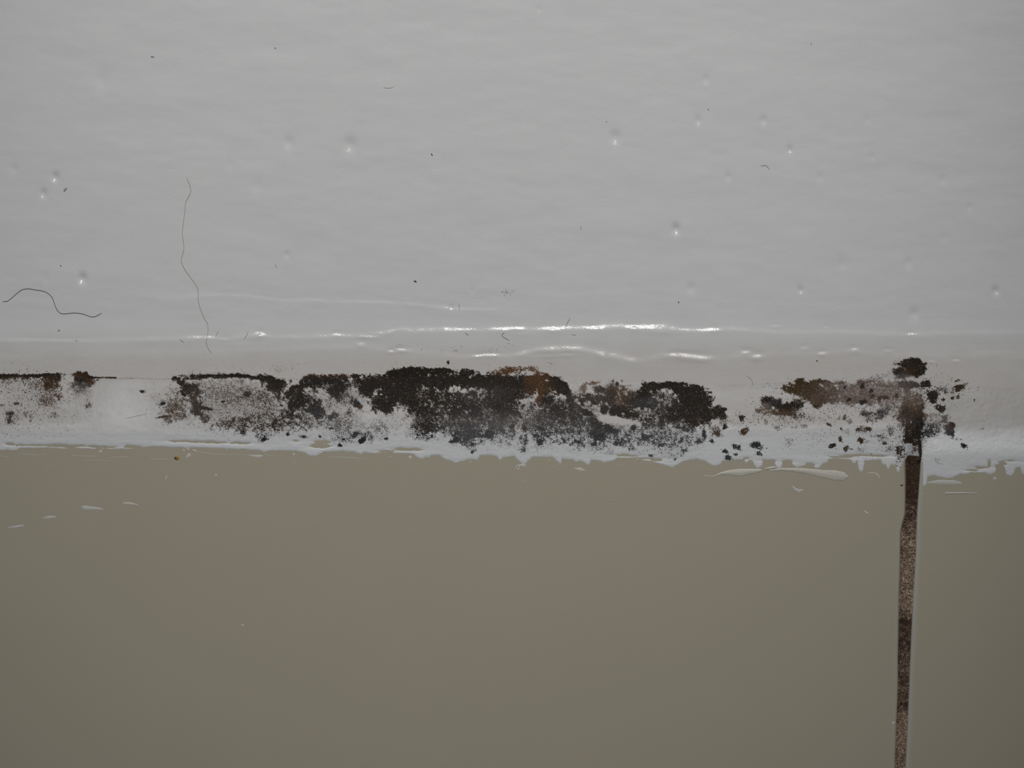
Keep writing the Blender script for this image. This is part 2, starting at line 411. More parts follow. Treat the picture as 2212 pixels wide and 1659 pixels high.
# every blob: x, y, half width, half height, tilt in degrees, cover 0..1, colour
MOULD = {
    'line': dict(label='thin black mould line along the paint edge with scattered brown specks under it, far left', blobs=[
        (0, 812, 75, 4, 0, .95, K), (100, 810, 40, 4, -2, .9, K), (-60, 812, 60, 4, 0, .95, K), (20, 813, 60, 6, 0, .5, K), (65, 870, 85, 70, 0, .13, B), (60, 845, 60, 45, 0, .12, K), (100, 850, 35, 30, 0, .2, B),
        (112, 815, 22, 6, 0, .85, K), (112, 828, 20, 16, 0, .55, B), (105, 830, 7, 14, 0, .45, K), (80, 830, 20, 12, 0, .3, B), (20, 820, 40, 10, 0, .35, B), (128, 855, 8, 5, 0, .5, B), (20, 893, 10, 8, 0, .5, G), (17, 908, 8, 8, 70, .6, K), (30, 900, 14, 14, 0, .3, G),
        (55, 895, 8, 6, 0, .3, B), (67, 905, 4, 10, 0, .5, B), (110, 865, 18, 18, 0, .3, B), (35, 871, 6, 3, 0, .6, K), (6, 875, 6, 3, 0, .5, K), (118, 897, 14, 6, 0, .3, G)]),
    'streak': dict(label='short brown-black smudge trailing down from the paint edge, beside the thin black line', blobs=[
        (172, 807, 16, 5, 0, .9, K), (168, 810, 18, 5, 5, .6, R), (183, 818, 26, 8, 4, .9, K), (178, 828, 24, 10, 0, .6, K), (172, 840, 16, 14, 0, .4, U), (195, 824, 10, 6, 0, .6, R), (175, 855, 22, 22, 0, .22, U), (193, 872, 9, 28, 0, .22, G), (191, 876, 6, 5, 0, .5, B),
        (222, 816, 18, 2.5, 0, .7, K), (240, 816, 12, 2.5, 0, .7, B), (275, 817, 45, 1.5, 0, .4, B), (340, 818, 50, 1.3, 0, .25, B), (190, 890, 30, 15, 0, .12, U), (115, 905, 20, 12, 0, .15, U)]),
    'speckled': dict(label='wide patch of fine black pepper-like mould specks under a dark arched upper edge', blobs=[
        (470, 813, 75, 4, 0, .85, K), (430, 816, 40, 4, -8, .7, K), (545, 815, 50, 4, 7, .8, K), (470, 810, 70, 6, 0, .35, K), (585, 822, 27, 12, 15, .85, K), (600, 838, 16, 18, 30, .7, K),
        (376, 817, 6, 4, 0, .8, K), (388, 826, 16, 6, 40, .6, K), (405, 836, 22, 12, 20, .6, K), (415, 845, 22, 14, 0, .42, K), (500, 880, 130, 60, 4, .34, K), (480, 870, 100, 45, 0, .12, P), (560, 885, 70, 55, 0, .10, K), (600, 880, 40, 45, 0, .20, K), (520, 845, 110, 26, 0, .20, K),
        (372, 890, 30, 22, 0, .32, B), (380, 875, 26, 30, 0, .25, B), (425, 882, 18, 14, 0, .6, K), (445, 882, 14, 4, 10, .8, K), (440, 903, 16, 10, 20, .45, K), (415, 862, 14, 10, 0, .5, B), (482, 868, 6, 2.5, -10, .9, K), (535, 852, 8, 5, 0, .7, K), (350, 901, 14, 2.5, -10, .7, K), (362, 908, 14, 6, 20, .4, U),
        (500, 920, 40, 16, 0, .20, K), (560, 915, 50, 22, 0, .16, K), (455, 927, 8, 6, 0, .4, K), (490, 915, 20, 10, 0, .35, B), (525, 905, 20, 6, 0, .25, K), (620, 915, 22, 22, 0, .2, K), (567, 945, 12, 10, 70, .4, K), (572, 932, 20, 14, 0, .25, K), (525, 925, 10, 10, 0, .2, K), (623, 938, 6, 4, 0, .7, K), (600, 928, 16, 10, 0, .25, G),
        (370, 848, 20, 14, 0, .15, G), (340, 860, 26, 12, 20, .2, G), (595, 793, 18, 10, 0, .18, G), (622, 792, 14, 9, 0, .18, G), (610, 800, 22, 6, 0, .2, B), (640, 815, 8, 12, 0, .1, K), (628, 823, 5, 4, 0, .7, K)]),
    'band': dict(label='largest and darkest mould patch, a solid black-brown band in the middle of the sealant', blobs=[
        (640, 845, 24, 14, -25, .75, K), (655, 860, 26, 16, -20, .5, K), (640, 865, 26, 18, 0, .5, K), (668, 822, 18, 12, -20, .9, K), (690, 820, 30, 9, 0, .88, K), (725, 818, 28, 9, 0, .75, K), (715, 832, 36, 12, 0, .6, K), (690, 812, 26, 6, 0, .5, R), (745, 812, 22, 5, 0, .5, R), (768, 812, 12, 5, 0, .7, K), (770, 825, 14, 14, 0, .55, K), (722, 845, 14, 14, 0, .65, K), (735, 850, 20, 20, 0, .4, K), (750, 845, 90, 30, 0, .3, K),
        (796, 832, 18, 22, 0, .95, K), (790, 845, 12, 12, 0, .8, K), (810, 820, 22, 12, 0, .75, K), (680, 880, 14, 18, 40, .75, G), (690, 893, 10, 12, 30, .75, G), (683, 878, 10, 12, 0, .6, K), (660, 880, 40, 40, 0, .28, K), (720, 897, 8, 9, 30, .6, G), (768, 873, 12, 8, 35, .8, K), (755, 888, 5, 8, 20, .5, K), (778, 880, 6, 5, 40, .7, R),
        (730, 880, 60, 34, 0, .34, G), (650, 905, 40, 28, 0, .30, K), (720, 920, 70, 26, 0, .26, G), (770, 925, 70, 30, 0, .30, G), (740, 935, 26, 20, 0, .22, K), (775, 945, 22, 14, 0, .24, K), (795, 950, 14, 9, 0, .28, K), (750, 956, 16, 8, -20, .32, K), (730, 948, 10, 8, 0, .3, K), (733, 961, 5, 4, 0, .8, K), (785, 952, 7, 5, -40, .85, K), (778, 955, 3, 5, 0, .85, K), (834, 948, 5, 3, 0, .85, K), (768, 940, 5, 9, 60, .5, G), (716, 926, 6, 2, -10, .8, K), (653, 942, 10, 4, 10, .6, G), (691, 943, 3, 3, 0, .8, K), (815, 935, 26, 20, 0, .28, G), (845, 915, 30, 24, 0, .3, G),
        (822, 872, 24, 20, 20, .85, K), (836, 884, 12, 10, 30, .8, K), (860, 860, 40, 18, 0, .8, K), (850, 835, 50, 22, 0, .85, K), (880, 815, 55, 20, 0, .92, K), (890, 800, 22, 8, -10, .9, K), (860, 806, 26, 8, -8, .8, K), (930, 803, 40, 9, 0, .85, K), (960, 801, 26, 6, 0, .7, K), (1010, 804, 22, 8, 0, .85, K), (960, 822, 75, 15, 0, .97, K), (1030, 824, 60, 14, 0, .95, K), (900, 850, 60, 22, 0, .55, K),
        (895, 880, 26, 16, 0, .62, K), (915, 905, 34, 26, 0, .5, K), (905, 930, 28, 18, 0, .48, K), (930, 925, 20, 14, 0, .45, K), (915, 945, 20, 8, 0, .42, K), (950, 870, 60, 30, 0, .38, K), (1000, 870, 60, 24, 0, .40, K), (960, 905, 60, 32, 0, .36, K), (990, 930, 50, 26, 0, .42, G), (1015, 945, 30, 20, 0, .42, G), (1030, 925, 50, 40, 0, .35, G), (985, 950, 12, 10, 0, .5, K), (1020, 965, 12, 10, 0, .4, G), (1020, 976, 4, 4, 0, .7, G),
        (1080, 823, 60, 15, 0, .97, K), (1130, 825, 50, 14, 0, .9, K), (1105, 845, 60, 20, 0, .66, K), (1090, 865, 40, 22, 0, .55, K), (1080, 880, 34, 14, 0, .5, K), (1050, 850, 50, 20, 0, .45, G), (1100, 890, 26, 10, 10, .55, K), (1040, 880, 60, 30, 0, .38, K), (1085, 910, 30, 26, 0, .42, G), (1075, 940, 36, 26, 0, .42, G), (1105, 920, 50, 40, 0, .08, P), (1057, 935, 8, 8, 0, .5, K), (1107, 923, 6, 5, 0, .7, K), (1135, 924, 6, 4, 0, .6, Y),
        (1090, 802, 32, 8, -3, .6, R), (1112, 798, 26, 7, -4, .55, R), (1148, 797, 14, 9, 0, .6, R), (1165, 806, 18, 6, 25, .45, R), (1160, 820, 26, 14, 0, .85, R), (1155, 830, 22, 20, 0, .6, R), (1190, 818, 22, 8, 4, .88, K), (1205, 830, 22, 14, 10, .93, K), (1215, 838, 14, 14, 0, .9, K), (1180, 838, 26, 14, 0, .75, Y), (1167, 855, 7, 18, 10, .75, R), (1163, 868, 6, 9, 0, .7, R), (1185, 860, 20, 12, -20, .6, K), (1190, 875, 30, 16, 0, .4, K),
        (1170, 900, 50, 36, 0, .28, K), (1160, 925, 50, 40, 0, .26, G), (1170, 940, 14, 18, 0, .4, K), (1125, 960, 18, 18, 0, .3, G), (1130, 972, 6, 8, 0, .4, G), (1165, 955, 8, 6, 0, .6, G), (1200, 930, 60, 40, 0, .26, G), (950, 790, 40, 3, 0, .1, K),
        (912, 862, 90, 30, 0, .12, K), (1110, 905, 130, 42, 0, .24, G), (1010, 915, 90, 34, 0, .18, G), (1120, 890, 170, 40, 0, .12, K), (1160, 958, 60, 14, 0, .18, G)]),
    'blotch': dict(label='patchy grey mould blotches around a pale curved streak, right of the solid black band', blobs=[
        (1232, 857, 10, 14, 0, .85, G), (1226, 848, 8, 10, 0, .7, K), (1262, 858, 14, 12, 0, .5, K), (1272, 853, 8, 5, 0, .6, K), (1258, 866, 6, 10, 0, .5, K), (1262, 836, 8, 10, 0, .6, P), (1262, 838, 5, 7, 0, .5, R), (1280, 829, 14, 5, -10, .55, R), (1292, 826, 8, 4, -10, .5, R), (1294, 843, 12, 9, 30, .75, K), (1290, 862, 14, 12, 0, .75, K), (1285, 872, 8, 5, 30, .7, K), (1320, 838, 14, 20, 0, .45, K), (1315, 855, 16, 14, 0, .7, K), (1330, 850, 22, 16, 0, .45, B), (1350, 845, 20, 10, 0, .45, B), (1318, 868, 7, 10, 0, .75, K), (1305, 884, 9, 12, 0, .85, K), (1325, 886, 12, 12, 40, .85, K), (1342, 884, 20, 8, 10, .85, K), (1337, 896, 8, 6, 40, .75, K), (1352, 900, 10, 9, 0, .7, K), (1345, 870, 26, 14, 0, .6, B), (1362, 868, 16, 14, 0, .65, K), (1334, 829, 4, 4, 0, .9, K), (1325, 822, 3, 3, 0, .8, K), (1344, 823, 2, 4, 0, .8, K), (1355, 833, 20, 3, 0, .35, B),
        (1370, 855, 12, 10, 0, .6, K), (1375, 870, 16, 12, 0, .6, G), (1372, 898, 10, 9, 30, .6, K),
        (1284, 903, 9, 8, 0, .9, G), (1270, 893, 14, 6, 20, .6, K), (1290, 918, 14, 8, 10, .65, K), (1312, 924, 14, 6, 20, .7, K), (1295, 932, 26, 14, 0, .5, G), (1290, 942, 16, 8, 10, .5, K), (1368, 924, 7, 6, 0, .75, K), (1325, 930, 10, 6, 0, .5, G), (1250, 890, 40, 30, 0, .30, K), (1220, 880, 36, 26, 0, .36, K), (1205, 895, 30, 8, 10, .3, B), (1250, 920, 50, 34, 0, .24, G), (1310, 945, 50, 24, 0, .3, G), (1345, 957, 18, 10, 0, .5, G), (1270, 955, 30, 20, 0, .3, G), (1245, 953, 7, 4, 0, .6, K), (1285, 958, 5, 5, 0, .6, G), (1262, 968, 30, 12, 0, .25, G), (1320, 977, 10, 6, 0, .4, G), (1363, 968, 8, 5, 0, .5, G), (1218, 953, 4, 5, 0, .5, G), (1240, 835, 26, 12, 0, .10, K), (1300, 850, 60, 26, 0, .16, P), (1385, 890, 40, 26, 0, .35, K), (1372, 945, 60, 24, 0, .2, G), (1320, 912, 120, 50, 0, .16, G), (1290, 900, 90, 46, 0, .12, K), (1310, 935, 90, 34, 0, .14, H)]),
    'rounded': dict(label='rounded dark brown mould patch with a curved right end and a small tuft beside it', blobs=[
        (1396, 842, 15, 16, 0, .9, K), (1410, 834, 16, 8, 0, .85, K), (1390, 855, 14, 10, 0, .8, K), (1425, 834, 18, 7, -10, .8, K), (1440, 832, 20, 7, -8, .9, K), (1455, 830, 18, 6, 0, .85, K), (1400, 870, 26, 12, 0, .62, G), (1422, 852, 14, 12, 0, .55, K), (1430, 868, 30, 16, 0, .4, G),
        (1470, 840, 26, 12, 10, .93, K), (1485, 855, 30, 22, 20, .95, K), (1500, 845, 22, 13, 25, .92, K), (1510, 865, 24, 22, 0, .93, K), (1520, 860, 18, 18, 50, .9, K), (1490, 885, 36, 22, 0, .9, K), (1515, 890, 22, 18, 0, .85, K), (1500, 908, 26, 12, 10, .72, K), (1480, 905, 34, 16, 0, .5, K), (1455, 890, 24, 22, 0, .55, K), (1525, 912, 12, 10, 0, .6, K), (1430, 895, 34, 20, 0, .42, K), (1445, 860, 16, 14, 0, .35, G), (1428, 905, 6, 5, 0, .6, Y), (1415, 915, 26, 10, 0, .3, K), (1485, 925, 16, 10, 0, .45, G),
        (1540, 892, 14, 14, 0, .8, K), (1552, 885, 14, 10, 0, .85, K), (1565, 884, 8, 4, -10, .75, K), (1562, 898, 10, 7, 0, .65, K), (1548, 900, 18, 10, 0, .5, K), (1530, 902, 8, 7, 0, .8, K), (1565, 912, 14, 8, -20, .3, Y),
        (1420, 940, 60, 30, 0, .3, G), (1430, 905, 50, 40, 0, .18, K), (1450, 950, 70, 32, 0, .14, H), (1470, 945, 40, 30, 0, .28, G), (1400, 965, 40, 18, 0, .22, G), (1440, 978, 40, 14, 0, .2, G), (1475, 978, 12, 7, 0, .35, G), (1405, 983, 5, 4, 0, .6, G), (1455, 985, 14, 6, 0, .3, G), (1508, 940, 26, 18, 0, .28, G), (1508, 955, 10, 5, -30, .5, G), (1395, 945, 12, 9, 0, .5, G), (1520, 935, 5, 7, 0, .6, K), (1523, 945, 5, 9, 0, .45, G), (1490, 960, 30, 14, 0, .22, G), (1458, 993, 5, 3, 0, .5, G), (1428, 962, 6, 4, 0, .4, G), (1475, 952, 5, 3, 0, .5, G),
        (1547, 930, 14, 10, 30, .5, K), (1552, 938, 12, 8, 0, .4, B), (1545, 935, 20, 14, 0, .2, P), (1590, 905, 30, 12, 0, .16, Y), (1580, 915, 26, 8, 0, .15, Y)]),
    'purple': dict(label='small purplish-brown mould patch with a ragged left edge, below the brown patch', blobs=[
        (1656, 861, 12, 7, 0, .8, K), (1660, 872, 18, 11, 10, .72, K), (1652, 880, 14, 10, 0, .5, P), (1675, 868, 16, 8, 20, .6, G), (1690, 878, 20, 10, 10, .68, K), (1710, 880, 22, 11, 0, .72, K), (1722, 872, 12, 10, 0, .6, K), (1680, 889, 36, 8, 0, .5, B), (1700, 893, 30, 8, 0, .38, B), (1640, 885, 12, 6, -20, .4, B), (1720, 897, 20, 8, 0, .4, K), (1650, 897, 50, 12, 0, .16, Y), (1710, 910, 34, 14, 0, .2, Y), (1645, 905, 30, 10, 0, .12, Y), (1690, 922, 30, 8, 0, .12, Y), (1622, 870, 14, 12, 0, .08, Y), (1678, 924, 7, 5, 0, .4, G), (1655, 915, 5, 8, 0, .4, Y), (1690, 905, 60, 16, 0, .08, P)]),
    'brown': dict(label='warm brown mould patch with a bumpy upper edge, left of the dark spots', blobs=[
        (1728, 824, 10, 7, 0, .9, Y), (1715, 835, 16, 11, 0, .85, Y), (1698, 838, 10, 7, 0, .7, Y), (1740, 838, 26, 12, 0, .88, Y), (1758, 838, 20, 12, 20, .88, B), (1730, 848, 26, 8, 0, .75, Y), (1765, 852, 24, 12, 30, .78, B), (1752, 858, 14, 12, 30, .8, Y), (1768, 870, 14, 10, -20, .85, Y), (1763, 876, 8, 6, 0, .8, K), (1740, 860, 14, 8, 0, .5, Y), (1785, 848, 24, 14, 0, .5, B), (1795, 845, 16, 8, -15, .5, Y), (1788, 862, 22, 10, 0, .5, Y), (1768, 824, 10, 6, 0, .75, Y), (1785, 829, 14, 8, 20, .65, B), (1725, 865, 20, 10, 0, .22, Y), (1670, 832, 20, 6, 0, .13, Y), (1680, 845, 20, 10, 0, .13, Y), (1702, 822, 10, 5, 0, .1, Y), (1805, 868, 14, 8, 0, .3, B), (1780, 850, 36, 26, 0, .2, P)]),
    'haze': dict(label='pinkish-brown mould haze dotted with dark spots, between the brown patch and the grout joint', blobs=[
        (1820, 826, 8, 4, 0, .65, B), (1808, 829, 10, 4, 0, .5, B), (1860, 850, 78, 26, 0, .5, P), (1905, 838, 55, 22, 0, .45, P), (1900, 862, 60, 14, 0, .35, P), (1925, 848, 30, 12, 0, .5, P), (1840, 850, 40, 20, 0, .32, B), (1850, 866, 50, 10, 0, .26, B), (1892, 815, 40, 5, -22, .28, P), (1857, 830, 9, 7, 0, .7, B), (1860, 845, 6, 8, 0, .7, B), (1880, 852, 4, 5, 0, .7, B), (1830, 861, 6, 5, 0, .55, B), (1850, 862, 6, 7, 0, .5, B), (1905, 852, 30, 10, 0, .3, B), (1877, 825, 12, 2, -12, .7, K), (1910, 833, 30, 2.5, 3, .5, B), (1945, 815, 14, 10, 0, .25, U),
        (1870, 893, 14, 8, 0, .62, G), (1878, 905, 16, 8, 20, .5, G), (1900, 897, 16, 10, 0, .58, G), (1910, 888, 14, 8, 0, .45, G), (1905, 880, 36, 10, 0, .25, U), (1760, 895, 60, 14, 0, .13, B), (1830, 895, 50, 20, 0, .10, B), (1812, 903, 4, 6, 20, .5, B), (1824, 902, 4, 6, 10, .55, B), (1800, 910, 60, 14, 0, .06, B), (1835, 910, 6, 5, 0, .45, U), (1753, 905, 7, 7, 0, .28, U), (1790, 917, 6, 3, 20, .7, B), (1737, 921, 7, 4, 0, .4, B), (1865, 928, 16, 8, 0, .62, Y), (1876, 927, 8, 5, 0, .6, B), (1853, 930, 6, 6, 0, .45, Y), (1828, 934, 7, 8, 0, .4, P), (1858, 950, 8, 7, 0, .65, Y), (1797, 962, 10, 5, -20, .75, K), (1868, 956, 12, 3, -10, .45, B), (1890, 942, 12, 3, 0, .5, K), (1905, 947, 8, 7, 0, .45, Y), (1912, 958, 7, 4, 0, .6, B), (1860, 972, 12, 7, 0, .35, B), (1890, 960, 40, 26, 0, .10, B), (1705, 953, 8, 8, -40, .4, B), (1702, 965, 10, 6, 0, .25, P), (1780, 940, 60, 26, 0, .04, B), (1760, 955, 60, 30, 0, .05, P), (1925, 930, 8, 10, 30, .5, B), (1930, 945, 26, 30, 0, .18, B), (1815, 948, 4, 8, 0, .6, B), (1838, 970, 8, 2, 5, .5, K), (1925, 972, 16, 8, 0, .35, K), (1945, 970, 10, 8, 0, .55, K)]),
    'joint': dict(label='dark brown mould spreading up into the sealant from the top of the grout joint', blobs=[
        (1972, 905, 18, 22, 0, .7, K), (1985, 908, 12, 26, 0, .92, K), (1980, 925, 12, 26, 0, .88, K), (1960, 900, 16, 14, 0, .6, K), (1965, 935, 16, 20, 0, .62, K), (1987, 945, 4, 40, -2, .95, K), (1970, 950, 14, 12, 0, .6, K), (1955, 920, 16, 26, 0, .42, B), (1965, 885, 26, 20, 0, .55, B), (1970, 865, 26, 20, 0, .48, B), (1955, 890, 24, 20, 0, .42, B), (1985, 880, 10, 20, 0, .42, B), (1960, 875, 40, 40, 0, .26, P), (1955, 885, 6, 10, 0, .7, K), (1980, 962, 12, 18, 0, .36, B), (1980, 974, 10, 12, 0, .3, P), (1968, 960, 30, 26, 0, .26, B), (1955, 985, 16, 10, 0, .3, B), (1940, 990, 12, 12, 0, .2, B), (1942, 1000, 8, 12, 0, .25, B), (1947, 1012, 10, 16, 0, .12, B), (1988, 975, 3, 18, 0, .95, K), (1988, 893, 3, 4, 0, .8, R)]),
    'fan': dict(label='faint grey fan of mould right of the grout joint, ending in a dark vertical edge', blobs=[
        (2000, 920, 16, 20, 0, .45, G), (2020, 925, 22, 16, 0, .38, G), (2012, 935, 20, 12, 0, .35, G), (2030, 908, 14, 14, 0, .4, U), (2043, 905, 10, 8, 0, .75, U), (2052, 920, 12, 9, 0, .85, B), (2057, 918, 6, 6, 0, .7, K), (2054, 935, 9, 8, 0, .85, K), (2050, 928, 12, 14, 0, .5, U), (2015, 896, 14, 5, -10, .4, R), (2000, 897, 6, 5, 0, .5, R), (1996, 947, 8, 10, 40, .42, G), (2003, 968, 8, 8, 0, .16, G), (2016, 967, 6, 6, 0, .3, G), (2012, 990, 40, 10, 0, .10, G), (2025, 995, 10, 5, 30, .35, G), (2000, 1005, 14, 8, 0, .16, G), (2010, 955, 20, 8, 0, .1, G)]),
    'oval': dict(label='oval mould colony with a mottled centre, highest on the white paint, above the grout joint', on_paint=True, blobs=[
        (1965, 786, 30, 9, 0, .82, K), (1978, 781, 16, 8, 10, .8, K), (1990, 795, 11, 14, 0, .88, K), (1985, 806, 14, 7, -20, .65, K), (1940, 798, 12, 9, 0, .7, K), (1948, 808, 14, 9, 20, .85, K), (1962, 803, 24, 12, 0, .55, Y), (1975, 800, 20, 10, 0, .5, K), (1955, 814, 16, 5, 0, .6, U), (1966, 790, 34, 14, 0, .3, B)]),
    'bar': dict(label='short horizontal dark bar of mould just under the oval colony', blobs=[
        (1952, 830, 14, 7, 10, .8, K), (1968, 832, 20, 8, 5, .85, G), (1960, 836, 12, 6, 0, .7, K), (1958, 845, 3, 5, 0, .7, K), (1945, 826, 12, 6, 0, .5, G), (1935, 832, 16, 8, 0, .3, U)]),
    'scatter': dict(label='loose scatter of tiny brown specks on the white sealant around the amber-brown spot', blobs=[
        (2035, 842, 12, 5, 10, .5, Y), (2042, 848, 5, 4, 0, .6, Y), (2037, 863, 5, 4, 0, .65, K), (2057, 860, 5, 4, -30, .65, Y), (2069, 859, 4, 4, 0, .6, K), (2050, 850, 50, 26, 0, .10, Y), (2025, 815, 20, 8, 0, .12, B), (2060, 820, 22, 4, 8, .16, Y), (2068, 822, 5, 3, -20, .6, Y), (2055, 880, 16, 10, 0, .12, R), (2085, 830, 6, 3, -10, .5, Y), (2058, 845, 5, 6, 0, .45, Y), (2065, 948, 14, 2.5, 8, .4, K), (2105, 865, 3, 3, 0, .7, K), (2123, 927, 5, 3, 0, .5, U), (2122, 908, 5, 4, 0, .25, Y)]),
}
# round colonies that stand alone: x, y, radius, colour, label
SPOTS = [
    (307, 846, 4.5, K, 'lone dark dot in the clean white stretch left of the pepper-speckled patch'),
    (397, 852.5, 5, K, 'round black dot inside the left end of the pepper-speckled patch'),
    (352, 872, 5, K, 'double black dot on the left rim of the pepper-speckled patch'),
    (525, 935, 6, K, 'black clump hanging under the pepper-speckled patch, left of the two lowest clumps'),
    (569, 950, 6, K, 'lowest black clump under the pepper-speckled patch'),
    (968, 783, 4, Y, 'tiny olive-brown dot on the white paint just above the solid black band'),
    (1602, 904, 7, K, 'black round spot in the gap between the rounded patch and the purplish patch'),
    (1566, 922, 6, K, 'small black spot below the tuft of the rounded patch'),
    (1608, 932, 9, B, 'soft brown spot with a paler rim, below the black spot in the gap'),
    (1587, 964, 6, K, 'dark left half of a double grey spot near the tile edge'),
    (1596, 967, 6, G, 'dark right half of a double grey spot near the tile edge'),
    (1567, 975, 6, G, 'blue-black spot left of the double grey spot'),
    (1573, 988, 7, G, 'flat grey spot nearest the tile edge, under the blue-black spot'),
    (1634, 962, 11, G, 'fuzzy grey spot right of the double grey spot'),
    (1639, 980, 6, G, 'small grey spot under the fuzzy grey spot'),
    (1538, 953, 5, G, 'small grey spot under the rounded dark patch'),
    (1590, 982, 4, G, 'tiny grey dot just below the double grey spot'),
    (1825, 836, 4.5, G, 'blue-grey dot at the left of the pinkish haze'),
    (1863, 835, 6, K, 'upper dark dot of the pinkish haze, near the paint edge'),
    (1882, 845, 5, K, 'crisp black dot in the pinkish haze'),
    (1885, 856, 5, B, 'brown dot just under the crisp black dot'),
    (1834, 864, 5, K, 'dark dot low at the left of the pinkish haze'),
    (1864, 869, 7.5, K, 'largest black spot of the pinkish haze, at its lower rim'),
    (1900, 861, 6, B, 'left of a brown pair of spots in the pinkish haze'),
    (1913, 859, 6.5, B, 'right of a brown pair of spots in the pinkish haze'),
    (1937, 856, 5.5, B, 'single brown spot at the right end of the pinkish haze'),
    (1827, 969, 6.5, B, 'brown-black spot low on the sealant below the pinkish haze'),
    (1815, 952, 4, B, 'small brown dot above the brown-black spot low on the sealant'),
    (1817, 927, 2.6, B, 'tiny brown dot in the pale area under the pinkish haze'),
    (1857, 950, 5, B, 'brown spot below the brown cluster under the pinkish haze'),
    (2000, 830, 11, K, 'black colony right of the short dark bar'),
    (2015, 857, 14, K, 'big black colony in the chain right of the grout joint'),
    (2032, 883, 10.5, (.045, .030, .022), 'brown-black colony below the big black one in the chain'),
    (2072, 838, 10, (.040, .025, .012), 'amber-brown spot furthest up and right on the white sealant'),
    (2082, 963, 6.5, K, 'lone black spot with a fuzzy lower rim, right of the grout joint'),
    (1948, 1049, 2.6, B, 'tiny brown dot on the beige tile beside the grout joint'),
]
FX0, FX1, FY0, FY1 = -70, 2290, 730, 1030
GX, GY = np.meshgrid(np.arange(FX0, FX1), np.arange(FY0, FY1))
wobx = 9 * (fbm(GX / 14., GY / 14., 51, 3) - .5); woby = 8 * (fbm(GX / 14., GY / 14., 57, 3) - .5)
patchy = fbm(GX / 15., GY / 15., 61, 4); patchy2 = fbm(GX / 5., GY / 5., 67, 2); patchy3 = vnoise(GX / 2., GY / 2., 68)
TONE = np.clip(.5 + 2.0 * (patchy - .5), .25, .95)


rag = 1.1 * (fbm(GX / 6., GY / 6., 163, 3) - .5) + .5 * (vnoise(GX / 2.2, GY / 2.2, 169) - .5)


def field(blobs):
    """cover 0..1 and colour over the mould band."""
    keep = np.ones(GX.shape); acc = np.zeros(GX.shape + (3,)); wsum = np.full(GX.shape, 1e-6)
    for (bx, by, rx, ry, ang, cov, col) in blobs:
        if col is G and cov < .46 and rx > 24:      # broad thin growth under the skin of the sealant looks grey
            col = H; cov *= .85
        m = int(max(rx, ry) * 1.5 + 14)
        x0 = max(0, int(bx) - m - FX0); x1 = min(GX.shape[1], int(bx) + m - FX0)
        y0 = max(0, int(by) - m - FY0); y1 = min(GX.shape[0], int(by) + m - FY0)
        if x1 <= x0 or y1 <= y0: continue
        sl = (slice(y0, y1), slice(x0, x1))
        wob = min(1.0, min(rx, ry) / 9.)
        dx = GX[sl] + wobx[sl] * wob - bx; dy = GY[sl] + woby[sl] * wob - by
        a = math.radians(ang); ca, sa = math.cos(a), math.sin(a)
        q = np.sqrt(((dx * ca + dy * sa) / rx) ** 2 + ((-dx * sa + dy * ca) / ry) ** 2)
        edge = .42 if cov > .5 else .55
        q = q + rag[sl] * (.55 + .25 * wob)
        d = cov * (1 - sstep(1 - edge, 1 + edge, q))
        keep[sl] *= 1 - d
        acc[sl] += d[..., None] * np.array(col); wsum[sl] += d
    return 1 - keep, acc / wsum[..., None]


FIELDS = {k_: field(v_['blobs']) for k_, v_ in MOULD.items()}
tot_keep = np.ones(GX.shape); tot_c = np.zeros(GX.shape + (3,)); tot_w = np.full(GX.shape, 1e-6)
for d_, c_ in FIELDS.values():
    tot_keep *= 1 - d_; tot_c += d_[..., None] * c_; tot_w += d_
# pale curved streak where the mould is rubbed off
pale = np.exp(-(((GX - 1328) / 44.) ** 2 + ((GY - 907 - .16 * (GX - 1328)) / 8.) ** 2) ** 2)
TOTAL = (1 - tot_keep) * (1 - .9 * pale)
TOTAL_C = tot_c / tot_w[..., None]


def stain_at(x, y):
    """stain colour (rgb) and strength at the given points."""
    x = np.asarray(x); y = np.asarray(y)
    ix = np.clip(np.rint(x).astype(int) - FX0, 0, GX.shape[1] - 1); iy = np.clip(np.rint(y).astype(int) - FY0, 0, GX.shape[0] - 1)
    inside = (x > FX0) & (x < FX1) & (y > FY0) & (y < FY1)
    t = TOTAL[iy, ix] * inside
    mott = .50 * patchy[iy, ix] + .30 * patchy2[iy, ix] + .20 * patchy3[iy, ix]
    a = (.30 * t + .75 * sstep(.15, 1.05, t)) * (.45 + 1.1 * mott)
    a = a * sstep(.03, .3, t)
    a = np.clip(a, 0, .90)
    c = TOTAL_C[iy, ix]
    dirt = .12 * sstep(700, 800, y) * (1 - sstep(905, 950, y)) * (.5 + fbm(x / 60., y / 20., 71, 3))
    dc = np.array([.42, .30, .22])
    aa = a + dirt * (1 - a)
    col = (c * a[..., None] + dc * (dirt * (1 - a))[..., None]) / np.maximum(aa, 1e-5)[..., None]
    return np.concatenate([col, aa[..., None]], -1)


def tint_at(x, y):
    """greyer tone along the joint, fading out towards the lower edge"""
    g = sstep(700, 800, y) * (1 - sstep(908, 950, y + 14 * (fbm(x / 40., y / 10., 75, 3) - .5)))
    n_ = fbm(x / 70., y / 22., 77, 4)
    clean = np.exp(-(((x - 270) / 75.) ** 2 + ((y - 885) / 45.) ** 2)) + .5 * np.exp(-(((x - 800) / 90.) ** 2 + ((y - 920) / 30.) ** 2))
    return np.clip(g * (.6 + .8 * n_) * (1 - .6 * clean), 0, 1)


